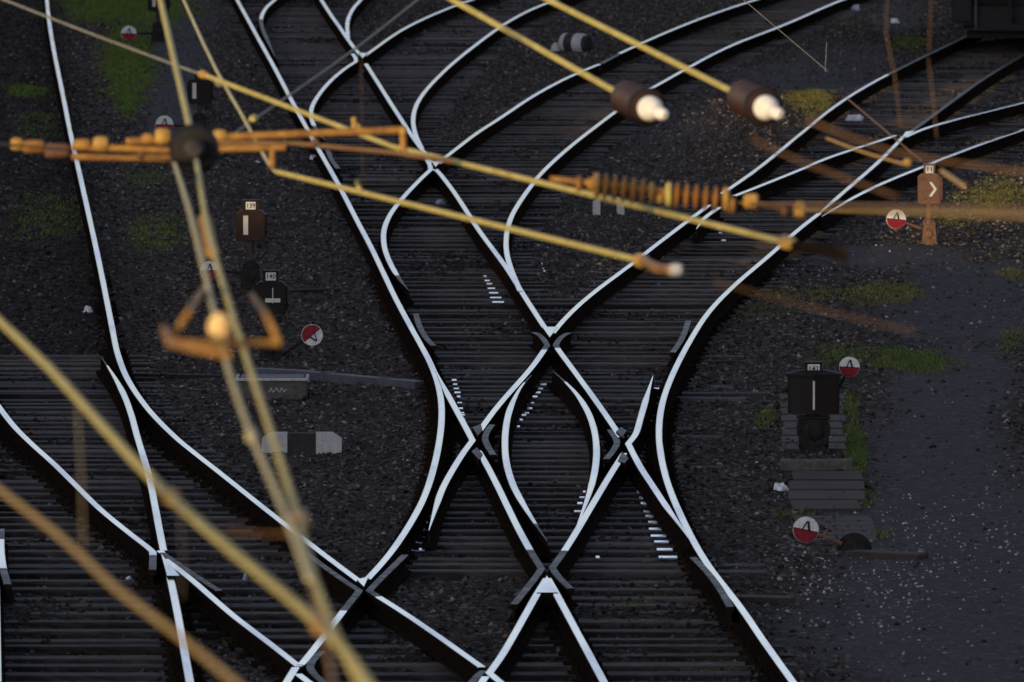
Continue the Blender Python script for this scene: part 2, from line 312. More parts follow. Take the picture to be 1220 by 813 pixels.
rail('RA', 'rail rising up right from the right hand junction towards the frog by the wagon', [(974, 256), (992, 240), (1013, 222), (1039, 200), (1049.5, 190), (1068, 172), (1076, 163)], taper=(3, 0))
rail('RA2', 'dark rusty rail leading from the right frog to the wagon', [(1078, 161), (1094, 151), (1123, 129), (1162, 100), (1188.5, 83), (1209.5, 71), (1245, 50)], dull=(0, 45))
rail('RB', 'lower right rail passing just above the arrow lantern to the right edge', [(979, 258), (997, 247), (1018, 234), (1047, 220), (1070.5, 210), (1094, 201), (1110, 194), (1136, 184), (1175, 169), (1219.5, 154), (1265, 139)], taper=(4, 0), dull=(0, 0))
rail('RC', 'rail from the middle frog up right as far as the insulated joint', [(658, 397), (662, 392), (671, 381), (689, 363), (712, 344), (737, 326), (760, 309), (778, 294), (803.6, 275), (821, 261.5), (845, 244)])
rail('RC2', 'rail from the insulated joint up to the wagon', [(859.6, 231), (880, 217), (905, 200), (926, 182), (960, 155), (986.6, 132), (1013, 114), (1041.6, 97), (1070.5, 82.6), (1091.5, 72), (1110, 63), (1133.5, 52), (1170, 34)], dull=(0, 14))
rail('RD', 'short curved blade below the insulated joint', [(829.5, 273), (836.7, 261), (846, 254), (857, 247)], 'tapered_rail', dull=(0, 0), taper=(2, 0))
rail('RD2', 'rail from the blade up right to the frog by the wagon', [(874, 233.5), (892.7, 226.5), (910, 219.5), (926, 213), (960, 200), (978.7, 190), (1018, 177), (1045, 169), (1066, 161.5)])
rail('RD3', 'rail from the right frog to the right edge of the picture', [(1078, 163.5), (1099, 153), (1136, 143), (1175, 133), (1219.5, 122), (1265, 111)])
rail('K1', 'short check rail left of the middle frog', [(495.5, 374), (498.5, 388), (508, 404), (517, 412)], 'check_rail', dull=True)
rail('K2', 'short check rail right of the middle frog', [(820, 382), (816, 396), (811, 407), (801, 420)], 'check_rail', dull=True)
rail('K3', 'long check rail curving inside the right outer rail near the bottom', [(826, 664), (834, 672), (844, 682), (859.6, 702), (870, 723)], 'check_rail', dull=True)

# frog noses: solid steel wedges filling the point between two converging rails
def nose(pts, label, mname='polished'):
    g = [G(x, y, ZT+.021) for x, y in pts]; mb = MB(); n = len(g)
    mb.add([tuple(v) for v in g]+[(v.x, v.y, v.z-.13) for v in g], [tuple(range(n)), tuple(range(2*n-1, n-1, -1))]+[(i, (i+1) % n, n+(i+1) % n, n+i) for i in range(n)])
    mb.m = [0]+[1]*(len(mb.f)-1); o = mb.build('crossing_nose', [mname, 'rail_rust'], origin=g[0]-Vector((0, 0, .15))); bm_fix(o); tag(o, label, 'frog', 'frog noses where two rails meet')
nose([(651.5, 686), (639.5, 706), (665, 706)], 'bright triangular frog nose pointing up at the lower frog')
nose([(655, 402), (646, 389.5), (664, 389.5)], 'bright triangular frog nose pointing down at the middle frog')
nose([(192, 660), (199, 686), (214, 686)], 'bright wedge shaped frog nose at the left turnout')
nose([(519, 199), (514, 192), (526, 191)], 'small bright frog nose at the second frog')
nose([(432, 69.5), (427, 63), (438, 63.5)], 'small bright frog nose at the topmost frog')
nose([(1074, 165), (1079, 157), (1090, 156)], 'small bright frog nose at the right frog beyond the arrow lantern')
nose([(433.5, 699), (425, 690.5), (439, 687)], 'bright frog nose at the lower left diamond')

nose([(563, 509), (573, 505), (575, 513), (569, 519)], 'pale steel block above the left obtuse crossing', 'dull')
nose([(562, 538), (568, 533), (575, 541), (571, 548)], 'pale steel block below the left obtuse crossing', 'dull')
nose([(734, 514), (740, 509), (747, 513), (741, 521)], 'pale steel block above the right obtuse crossing', 'dull')
nose([(736, 549), (741, 538), (749, 546), (744, 552)], 'pale steel block below the right obtuse crossing', 'dull')
rail('K4', 'dark elbow check rail right of the left obtuse crossing', [(586, 506), (581, 512), (575.5, 521), (581, 531), (588, 542)], 'check_rail', dull=True, dz=-.02)
rail('K5', 'dark elbow check rail left of the right obtuse crossing', [(727, 512), (732, 519), (737.5, 527), (731, 536), (722, 547)], 'check_rail', dull=True, dz=-.02)

# ------------------------------------------------------------------ sleepers
def xat(key, y):
    P = RAILS[key]; Y = [p.y for p in P]; X = [p.x for p in P]
    if Y[0] > Y[-1]: Y = Y[::-1]; X = X[::-1]
    if y < Y[0]-3 or y > Y[-1]+3: return None
    return float(np.interp(y, Y, X))
def YR(py): return G(610, py).y
def group_x(keys, y):
    for k in keys:
        v = xat(k, y)
        if v is not None: return v
    return None
ZONES = [  # (from row, to row, left rail keys, left overhang, right rail keys, right overhang)
    (425, 668, ['L0'], .35, ['L1'], .38), (668, 860, ['L0'], .35, ['L2b'], .22),
    (672, 860, ['L3b', 'L3c'], .10, ['L1', 'L1b', 'N8'], .25),
    (-30, 425, ['L1'], -1.9, ['L1'], .12),
    (355, 690, ['M1'], .10, ['RO'], .16), (690, 860, ['N8'], .10, ['RO'], .22),
    (200, 355, ['M1'], .10, ['CB2', 'T1c'], .40), (210, 355, ['RC', 'RC2'], .38, ['RO', 'RB'], .30),
    (66, 200, ['M1'], .15, ['CC', 'T1b', 'T1c'], .42), (-30, 66, ['M1'], .2, ['T1', 'T1b'], .5), (-5, 60, ['CD', 'T1'], -.2, ['CC'], .38),
    (85, 200, ['CB'], .40, ['CB2'], .40), (-20, 85, ['CBc', 'CBb', 'CB'], .38, ['CB2'], .38),
    (95, 215, ['RC2'], .40, ['RB', 'RA2'], .40), (40, 100, ['RC2'], .40, ['RA2'], .38)]
ZONES = [(YR(b), YR(a), l, lo, r, ro) for a, b, l, lo, r, ro in ZONES]
def intervals(y):
    iv = []
    for y0, y1, lk, lo, rk, ro in ZONES:
        if y0 <= y <= y1:
            a, b = group_x(lk, y), group_x(rk, y)
            if a is None or b is None or b-a < .6 and lk != rk: continue
            iv.append([a-lo if lk != rk else a-1.85, b+ro])
    iv.sort(); out = []
    for a, b in iv:
        if out and a < out[-1][1]+.12: out[-1][1] = max(out[-1][1], b)
        else: out.append([a, b])
    return out
ROWS = []; y = YR(840)
while y < YR(-12):
    ROWS.append(y); y += (.68 if y < YR(690) else .60 if y < YR(575) else .54 if y < YR(425) else .67)+random.uniform(-.05, .05)
SLEEP = []      # (y, xa, xb, object)
rest = MB(); cnt = 0
def sleeper_box(L, d, h):
    mb = MB(); mb.box((0, 0, -h/2), (L, d, h), bev=.012)
    for i, v in enumerate(mb.v): mb.v[i] = (v[0], v[1]+random.uniform(-.006, .006), v[2]+random.uniform(-.006, .006))
    return mb
for y in ROWS:
    for a, b in intervals(y):
        if 92 < y < 125 and b > 1.2 and random.random() < .22: b += .42
        a += random.uniform(-.07, .05); b += random.uniform(-.05, .07); L = b-a; w = .27+random.uniform(-.04, .03)
        buried = (a < -5 and y > YR(425)); top = .022+random.choice([0, 0, 0, -.012, .004])+random.uniform(-.012, .006) - (.045 if buried else 0)
        if buried and random.random() < .35: top -= .02
        mb = sleeper_box(L, w, .16); c = Vector(((a+b)/2, y, top)); rz = random.uniform(-.004, .004)
        if cnt < 296:
            o = mb.build('sleeper', 'wood'); o.location = c; o.rotation_euler = (random.uniform(-.02, .02), random.uniform(-.0015, .0015), rz)
            if a < -3.4 and y < YR(425): lb = 'dark wooden sleeper in the left turnout'
            elif buried: lb = 'half buried dark sleeper of the far left track'
            elif L > 3.2: lb = 'long dark wooden bearer beneath the crossing rails'
            elif c.x > 1.2: lb = 'dark wooden sleeper of the tracks on the right'
            else: lb = 'dark wooden sleeper of the tracks in the centre'
            tag(o, lb, 'sleeper', lb.replace('dark wooden sleeper', 'sleepers').replace('half buried dark sleeper', 'buried sleepers').replace('long dark wooden bearer', 'long bearers'))
            cnt += 1
        else:
            o = None; rest.add([Vector(v)+c for v in mb.v], mb.f)
        SLEEP.append((y, a, b, o, top))
if rest.v: tag(rest.build('sleeper', 'wood'), 'far dark sleepers at the top of the picture', 'sleepers', None, 'stuff')

# rail chairs on the near sleepers (parts of their rail) : one shared mesh
chair_mesh = None
mb = MB(); mb.box((0, 0, .008), (.30, .15, .016), bev=.004)
for s in (-1, 1):
    mb.box((s*.085, 0, .032), (.035, .10, .036), bev=.008); mb.lathe((s*.105, 0, .016), (0, 0, 1), [(0, .018), (.04, .018), (.05, .010)], 8)
co = mb.build('chair', 'rail_rust'); chair_mesh = co.data; bpy.data.objects.remove(co)
for key, ro in RAILOBJ.items():
    on = ro.pop('_c') if '_c' in ro else 0
    if not on: continue
    k = 0
    for (y, a, b, so, top) in SLEEP:
        if so is None or y > YR(330): continue
        x = xat(key, y)
        P = RAILS[key]; ys = (min(P[0].y, P[-1].y), max(P[0].y, P[-1].y))
        if x is None or not (ys[0] < y < ys[1]) or not (a-.05 < x < b+.05) or abs(x) > 6.2 or k >= 95: continue
        c = bpy.data.objects.new('rail_chair', chair_mesh); COL.objects.link(c); c.parent = ro
        c.location = Vector((x, y, top+.002))-ro.location; k += 1
# bright slide plates under the blades: parts of their sleepers
def plates(x0, y0, x1, y1, w0, w1, drop=0.0):
    Y0, Y1 = G(x0, y0, .045).y, G(x1, y1, .045).y; X0, X1 = G(x0, y0, .045).x, G(x1, y1, .045).x
    for (y, a, b, so, top) in SLEEP:
        if so is None or not (min(Y0, Y1)-.05 <= y <= max(Y0, Y1)+.05): continue
        t = (y-Y0)/(Y1-Y0); x = X0+(X1-X0)*t; w = w0+(w1-w0)*t
        if not (a < x < b) or random.random() < drop: continue
        mb = MB(); mb.box((0, -.01, .010), (w*random.uniform(.6, 1.0), .17, .018), bev=.003)
        o = mb.build('slide_plate', 'plate', parent=so); o.location = so.rotation_euler.to_matrix().inverted() @ (Vector((x, y, top+.001))-so.location)
plates(578, 328, 594, 360, .05, .16); plates(541, 451, 553, 500, .08, .04); plates(648, 455, 615, 510, .08, .05)
plates(696, 586, 686, 613, .04, .10); plates(784, 458, 776, 500, .13, .03); plates(761, 586, 796, 662, .04, .20); plates(514, 608, 497, 656, .08, .17)
plates(663, 655, 640, 663, .05, .04); plates(474, 340, 480, 356, .05, .06, .2); plates(855, 270, 862, 285, .08, .08, .3); plates(712, 662, 712, 664, .05, .05)
plates(645, 310, 655, 345, .02, .03, .3)

# ------------------------------------------------------------------ ground
def vnoise(x, y, s, seed):
    r = np.random.default_rng(seed); T = r.random((256, 256)); X = x/s; Y = y/s
    xi = np.floor(X).astype(int); yi = np.floor(Y).astype(int); fx = X-xi; fy = Y-yi; fx = fx*fx*(3-2*fx); fy = fy*fy*(3-2*fy)
    g = lambda i, j: T[i % 256, j % 256]
    return (g(xi, yi)*(1-fx)+g(xi+1, yi)*fx)*(1-fy)+(g(xi, yi+1)*(1-fx)+g(xi+1, yi+1)*fx)*fy
def coarse(a, b, n): return list(a+(b-a)*(np.linspace(0, 1, n, endpoint=False)**2))
xs = np.array([-c for c in coarse(10.2, 2500, 16)[:0:-1]]+list(np.arange(-10.2, 10.2, .045))+coarse(10.2, 2500, 16)); xs = np.unique(np.round(xs, 4))
ys = np.unique(np.round(np.concatenate([[-400, -200, -100, -40, 0, 30, 55, 70, 76, 79], np.arange(80.5, 202, .085), 202+np.array(coarse(.3, 5000, 24))]), 4))
GX, GY = np.meshgrid(xs, ys)
def px_of(X, Y, Z=0.0):
    dz = Z-CAMZ; dep = Y*math.cos(PITCH)-dz*math.sin(PITCH); up = Y*math.sin(PITCH)+dz*math.cos(PITCH)
    dep = np.where(dep < 1, 1, dep); return CX+FPX*X/dep, CY-FPX*up/dep
PXg, PYg = px_of(GX, GY)
# patches, given where they lie: (centre px, py, half width, half height, strength)
GRASS = [(140, 8, 85, 28, 1), (150, 75, 34, 65, 1), (150, 120, 20, 30, .8), (30, 108, 34, 9, .75), (45, 140, 40, 6, .4), (60, 260, 55, 38, .35), (175, 215, 28, 14, .45), (188, 280, 36, 25, .6), (50, 155, 45, 20, .25),
         (860, 35, 60, 26, .55), (960, 12, 80, 22, .6), (915, 45, 45, 16, .5), (1085, 52, 26, 10, .9), (1150, 70, 60, 8, .7), (1100, 85, 30, 10, .5), (965, 120, 34, 14, .85), (985, 133, 30, 12, .55),
         (1185, 240, 50, 24, .75), (1190, 225, 36, 10, .5), (1140, 265, 40, 12, .35), (1050, 350, 60, 14, .65), (950, 350, 75, 12, .45), (900, 372, 50, 16, .35), (1085, 430, 55, 14, .8), (1000, 425, 40, 14, .4), (912, 498, 16, 14, .7),
         (1012, 500, 10, 28, .95), (1020, 545, 13, 34, 1), (1032, 595, 16, 14, .35), (1050, 640, 14, 5, .6), (950, 615, 26, 6, .45), (1213, 328, 24, 8, .6), (1205, 405, 20, 20, .3), (790, 705, 20, 6, .3), (860, 790, 40, 20, .3), (880, 745, 30, 12, .3), (280, 755, 14, 12, .45), (760, 720, 25, 6, .3)]
grass = np.zeros_like(GX); wob = vnoise(GX, GY/4.5, .55, 3)*.5+vnoise(GX, GY/3, .16, 4)*.5
for gx, gy, rx, ry, st in GRASS:
    d = np.sqrt(((PXg-gx)/rx)**2+((PYg-gy)/ry)**2); grass = np.maximum(grass, st*np.clip((1.28-d-1.3*(wob-.42))*1.6, 0, 1))
path = np.zeros_like(GX)
PATH = [(1130, 700, 150, 200, 1), (1120, 560, 90, 120, 1), (1135, 460, 80, 60, 1), (1150, 370, 110, 50, .9), (1060, 306, 110, 14, 1.2), (1160, 330, 90, 22, .9), (215, 60, 38, 60, .9), (205, 130, 38, 60, .9), (225, 20, 50, 30, .7), (960, 90, 100, 18, .8), (1000, 70, 70, 20, .8), (1000, 105, 90, 8, .9), (1065, 20, 40, 20, .8), (800, 150, 60, 40, .35), (1060, 750, 140, 60, .7)]
for gx, gy, rx, ry, st in PATH:
    d = np.sqrt(((PXg-gx)/rx)**2+((PYg-gy)/ry)**2); path = np.maximum(path, st*np.clip((1.2-d-.4*(wob-.5))*2, 0, 1))
trackm = np.zeros_like(GX)
for j, yy in enumerate(ys):
    if 79 < yy < 203:
        for a, b in intervals(yy):
            trackm[j] = np.maximum(trackm[j], np.clip((xs-a)/.15, 0, 1)*np.clip((b-xs)/.15, 0, 1))
fine = ((np.abs(GX) < 10.3) & (GY > 80) & (GY < 202.5)).astype(float)
jit = RNG.normal(0, 1, GX.shape)*.0085+vnoise(GX, GY, .11, 5)*.022+vnoise(GX, GY, .6, 6)*.03+vnoise(GX, GY, 2.5, 8)*.04-.045
H = fine*jit*(1-.8*np.clip(path, 0, 1))*(1-.25*trackm)
buriedm = ((GX < -4.5) & (GY > YR(425)))
H = H - trackm*np.where(buriedm, 0, .032-.046*np.clip(vnoise(GX, GY/2, .8, 21)*1.6-.45+.5*(vnoise(GX, GY, .22, 22)-.5), 0, 1)) + fine*(1-trackm)*.004
H = H + trackm*np.clip((YR(690)-GY)/6, 0, 1)*np.clip((GX-.3)/.5, 0, 1)*.016
H = np.where(np.clip(path, 0, 1) > .2, H+.004, H)
nv = GX.size; ny, nx = GX.shape
co = np.stack([GX, GY, H], -1).reshape(-1, 3).astype(np.float32)
idx = np.arange(nv).reshape(ny, nx); q = np.stack([idx[:-1, :-1], idx[:-1, 1:], idx[1:, 1:], idx[1:, :-1]], -1).reshape(-1, 4).astype(np.int32)
me = bpy.data.meshes.new('ground'); me.vertices.add(nv); me.vertices.foreach_set('co', co.ravel())
me.loops.add(q.size); me.loops.foreach_set('vertex_index', q.ravel()); me.polygons.add(len(q)); me.polygons.foreach_set('loop_start', np.arange(0, q.size, 4, dtype=np.int32))
me.polygons.foreach_set('loop_total', np.full(len(q), 4, dtype=np.int32)); me.update(calc_edges=True); me.validate()
at = me.attributes.new('cover', 'FLOAT_COLOR', 'POINT'); at.data.foreach_set('color', np.stack([grass, np.clip(path, 0, 1.2), trackm, np.ones_like(grass)], -1).astype(np.float32).ravel())
ground = bpy.data.objects.new('ground', me); COL.objects.link(ground); tag(ground, kind='structure')
m, n, l, b = nt('yard_ground'); b.inputs['Roughness'].default_value = .95; b.inputs['Specular IOR Level'].default_value = .02
A = n.new('ShaderNodeAttribute'); A.attribute_name = 'cover'; sp = n.new('ShaderNodeSeparateColor'); l.new(A.outputs['Color'], sp.inputs[0])
tc = n.new('ShaderNodeTexCoord'); vo = n.new('ShaderNodeTexVoronoi'); vo.inputs['Scale'].default_value = 22; l.new(tc.outputs['Object'], vo.inputs['Vector'])
no = n.new('ShaderNodeTexNoise'); no.inputs['Scale'].default_value = 2.2; no.inputs['Detail'].default_value = 8; l.new(tc.outputs['Object'], no.inputs['Vector'])
def mixc(fac, a, bb, bt='MIX'):
    x = n.new('ShaderNodeMix'); x.data_type = 'RGBA'; x.blend_type = bt
    for s, v in (('Factor', fac), ('A', a), ('B', bb)):
        if isinstance(v, (tuple, float)): x.inputs[s].default_value = (*v, 1) if isinstance(v, tuple) else v
        else: l.new(v, x.inputs[s])
    return x.outputs['Result']
sv = n.new('ShaderNodeSeparateColor'); l.new(vo.outputs['Color'], sv.inputs[0])
rp = n.new('ShaderNodeValToRGB'); l.new(sv.outputs[0], rp.inputs[0]); e = rp.color_ramp.elements
e[0].color = (.012, .0105, .0100, 1); e[1].position = 1; e[1].color = (.125, .110, .104, 1)
for p, c in ((.45, (.028, .0245, .0235, 1)), (.85, (.050, .044, .042, 1))): k = e.new(p); k.color = c
mr = n.new('ShaderNodeMapRange'); mr.inputs['From Min'].default_value = .35; mr.inputs['From Max'].default_value = .7; l.new(no.outputs['Fac'], mr.inputs['Value'])
base = mixc(mr.outputs[0], rp.outputs[0], mixc(.55, rp.outputs[0], (.028, .022, .018)))
pathc = mixc(.55, rp.outputs[0], (.056, .055, .060)); base = mixc(sp.outputs[1], base, pathc)
base = mixc(sp.outputs[2], base, mixc(.6, rp.outputs[0], (.006, .0055, .0055)))
gm = n.new('ShaderNodeMath'); gm.operation = 'MULTIPLY'; l.new(sp.outputs[0], gm.inputs[0]); gm.inputs[1].default_value = .75
base = mixc(gm.outputs[0], base, mixc(.6, rp.outputs[0], (.034, .042, .016)))
l.new(base, b.inputs['Base Color']); bp = n.new('ShaderNodeBump'); bp.inputs['Strength'].default_value = .7; bp.inputs['Distance'].default_value = .02
l.new(vo.outputs['Distance'], bp.inputs['Height']); l.new(bp.outputs[0], b.inputs['Normal']); me.materials.append(m)

def gh(X, Y):      # ground height lookup
    i = np.clip(np.searchsorted(xs, X), 0, nx-1); j = np.clip(np.searchsorted(ys, Y), 0, ny-1); return H[j, i], i, j
def raw_mesh(name, V, F, mname, colors=None, k=3):
    me = bpy.data.meshes.new(name); me.vertices.add(len(V)); me.vertices.foreach_set('co', V.astype(np.float32).ravel())
    me.loops.add(F.size); me.loops.foreach_set('vertex_index', F.astype(np.int32).ravel()); me.polygons.add(len(F))
    me.polygons.foreach_set('loop_start', np.arange(0, F.size, k, dtype=np.int32)); me.polygons.foreach_set('loop_total', np.full(len(F), k, dtype=np.int32)); me.update(calc_edges=True)
    if colors is not None: a = me.attributes.new('tone', 'FLOAT_COLOR', 'POINT'); a.data.foreach_set('color', colors.astype(np.float32).ravel())
    me.materials.append(M[mname]); o = bpy.data.objects.new(name, me); COL.objects.link(o); return o
def tone_mat(name, rough=.8, spec=.3):
    m, n, l, b = nt(name); a = n.new('ShaderNodeAttribute'); a.attribute_name = 'tone'; l.new(a.outputs['Color'], b.inputs['Base Color'])
    b.inputs['Roughness'].default_value = rough; b.inputs['Specular IOR Level'].default_value = spec; M[name] = m
tone_mat('stone_tone', .9, .04); tone_mat('blade_tone', .7, .08)
OCT = np.array([(1, 0, 0), (-1, 0, 0), (0, 1, 0), (0, -1, 0), (0, 0, 1), (0, 0, -1)], float); OF = np.array([(0, 2, 4), (2, 1, 4), (1, 3, 4), (3, 0, 4), (2, 0, 5), (1, 2, 5), (3, 1, 5), (0, 3, 5)])
def stones(name, X, Y, size, tones, sink=.3, label=None):
    N = len(X); g, _, _ = gh(X, Y); ang = RNG.uniform(0, 2*PI, N); sc = size[:, None]*RNG.uniform(.6, 1.25, (N, 3))
    V = OCT[None]*sc[:, None, :]+RNG.normal(0, .18, (N, 6, 3))*size[:, None, None]
    c, s = np.cos(ang)[:, None], np.sin(ang)[:, None]; x = V[..., 0]*c-V[..., 1]*s; yv = V[..., 0]*s+V[..., 1]*c
    V = np.stack([x+X[:, None], yv+Y[:, None], V[..., 2]*.8+(g+size*(1-2*sink)*.6)[:, None]], -1)
    F = (OF[None]+6*np.arange(N)[:, None, None]).reshape(-1, 3)
    o = raw_mesh(name, V.reshape(-1, 3), F, 'stone_tone', np.repeat(np.concatenate([tones, np.ones((N, 1))], 1), 6, 0)); tag(o, label, 'gravel', None, 'stuff'); return o
N = 190000; X = RNG.uniform(-10, 10, N); Y = RNG.uniform(81.5, 198, N); px, py = px_of(X, Y); keep = (px > -25) & (px < 1245)
_, i, j = gh(X, Y); p = path[j, i]; t = trackm[j, i]; keep &= RNG.random(N) > np.clip(p, 0, 1)*.95
X, Y, t = X[keep], Y[keep], t[keep]; N = len(X); v = RNG.lognormal(0, .65, N)*.039; hue = RNG.normal(0, .08, (N, 1))
tn = np.clip(np.stack([v, v, v], 1)*np.concatenate([1+hue, 1-hue*.2+0*hue, 1-hue], 1)*np.array([1.08, .93, .84]), .014, .2)*(1-.35*t[:, None])
stones('ballast_stones', X, Y, RNG.uniform(.012, .033, N), tn, .3, 'loose dark ballast stones covering the yard')
# pale chips
cl = [(1060, 700, 85, 85, 430), (1120, 640, 80, 60, 160), (960, 690, 60, 40, 160), (1200, 640, 60, 120, 110), (330, 280, 60, 50, 60), (480, 560, 25, 60, 40), (640, 330, 14, 40, 25), (130, 250, 20, 30, 30), (420, 350, 60, 60, 40), (700, 180, 120, 60, 50), (20, 90, 60, 60, 25), (1000, 450, 90, 60, 60), (300, 500, 60, 60, 40), (250, 560, 30, 30, 14), (700, 700, 80, 90, 20), (1000, 340, 120, 60, 90), (1100, 260, 120, 60, 60), (940, 190, 80, 40, 40), (610, 400, 600, 400, 420), (1180, 210, 40, 20, 80)]
X = []; Y = []
for cx_, cy_, rx, ry, k in cl:
    for _ in range(k):
        a, bq = random.gauss(cx_, rx*.6), random.gauss(cy_, ry*.6)
        if 2 < bq < 812: g = G(a, bq); X.append(g.x); Y.append(g.y)
X, Y = np.array(X), np.array(Y); N = len(X); v = RNG.uniform(.07, .42, N)**1.2
stones('pale_chips', X, Y, RNG.uniform(.006, .019, N), np.stack([v, v*.98, v*1.0], 1), .2, 'scattered pale stone chips and bits of rubbish')

# grass blades
def blades(name, label, sel, n, h0, h1, c0, c1):
    jj, ii = np.where(sel); w = grass[jj, ii]*np.clip(wob[jj, ii]*1.5, 0, 1)**1.5; w = w/w.sum(); pick = RNG.choice(len(jj), n, p=w)
    X = xs[ii[pick]]+RNG.uniform(-.03, .03, n); Y = ys[jj[pick]]+RNG.uniform(-.05, .05, n); Z = H[jj[pick], ii[pick]]-.005
    hh = RNG.uniform(h0, h1, n)*(.5+.7*grass[jj[pick], ii[pick]]); a = RNG.uniform(0, 2*PI, n); wd = RNG.uniform(.003, .007, n); lean = RNG.normal(0, .45, (n, 2))*hh[:, None]
    B = np.stack([X, Y, Z], -1); d = np.stack([np.cos(a)*wd, np.sin(a)*wd, 0*a], -1); mid = B+np.stack([lean[:, 0]*.35, lean[:, 1]*.35, hh*.6], -1); tip = B+np.stack([lean[:, 0], lean[:, 1], hh], -1)
    V = np.stack([B-d, B+d, mid+d*.7, mid-d*.7, tip], 1).reshape(-1, 3); F = (np.array([(0, 1, 2), (0, 2, 3), (3, 2, 4)])[None]+5*np.arange(n)[:, None, None]).reshape(-1, 3)
    t = RNG.random((n, 1)); col = np.array(c0)*(1-t)+np.array(c1)*t; col *= RNG.uniform(.42, .85, (n, 1))
    o = raw_mesh(name, V, F, 'blade_tone', np.repeat(np.concatenate([col, np.ones((n, 1))], 1), 5, 0)); tag(o, label, 'grass', None, 'stuff')
vis = (PXg > -20) & (PXg < 1240) & (PYg > -15) & (PYg < 830) & (grass > .12)
blades('grass', 'short green grass between the tracks in the upper left', vis & (PXg < 300), 46000, .015, .06, (.085, .145, .018), (.15, .22, .035))
blades('grass', 'short dull grass near the wagon and top centre', vis & (PXg > 750) & (PYg < 105), 22000, .015, .05, (.07, .11, .025), (.12, .15, .04))
blades('grass', 'yellowish grass right of the tracks around the arrow lantern', vis & (PXg > 750) & (PYg >= 105) & (PYg < 400), 24000, .015, .045, (.11, .12, .03), (.22, .19, .06))
blades('grass', 'green grass tufts around the walkway and lantern 141', vis & (PXg > 750) & (PYg >= 400), 14000, .015, .055, (.065, .11, .025), (.13, .165, .05))
blades('weeds', 'tiny weeds between the sleepers near the bottom', vis & (PXg >= 240) & (PXg < 750) , 1200, .03, .08, (.05, .10, .015), (.08, .15, .03))

# ------------------------------------------------------------------ switch stands with lanterns
def disc(parent, x, z, y, r, rot, arm_from, yellow=False):
    """lever arm with a red and white weight disc facing the viewer"""
    lv = MB(); lv.tube([(arm_from[0], y+.03, arm_from[1]), ((arm_from[0]*.4+x*.6), y+.025, arm_from[1]*.4+z*.6), (x, y+.02, z)], [.018, .014, .012], 8)
    lev = lv.build('lever_arm', 'rustiron' if yellow else 'iron', parent)
    d = MB(); d.lathe((x, y+.012, z), (0, -1, 0), [(-.03, r*.55), (-.012, r*.98), (0, r), (.008, r*.97)], 28); dk = d.build('weight_disc', 'white', lev)
    h = MB(); n = 14; pts = [(x+r*.955*math.cos(PI+rot+PI*i/n), z+r*.955*math.sin(PI+rot+PI*i/n)) for i in range(n+1)]
    h.front(pts, y+.001, y+.0035); h.build('red_half', 'red', dk)
    mk = MB(); ca, sa = math.cos(rot), math.sin(rot)
    def bar(a, b, w):
        a = Vector(a); b = Vector(b); dd = (b-a).normalized(); nn = Vector((-dd.y, dd.x))*w/2
        P = [a-nn, b-nn, b+nn, a+nn]; mk.front([(x+(q.x*ca-q.y*sa)*r, z+(q.x*sa+q.y*ca)*r) for q in P], y-.0025, y-.0003)
    bar((-.30, -.08), (.0, .68), .10); bar((.26, -.02), (.06, .70), .17)
    bar((-.95, .03), (.95, -.03), .07)
    mk.build('painted_mark', 'black', dk)
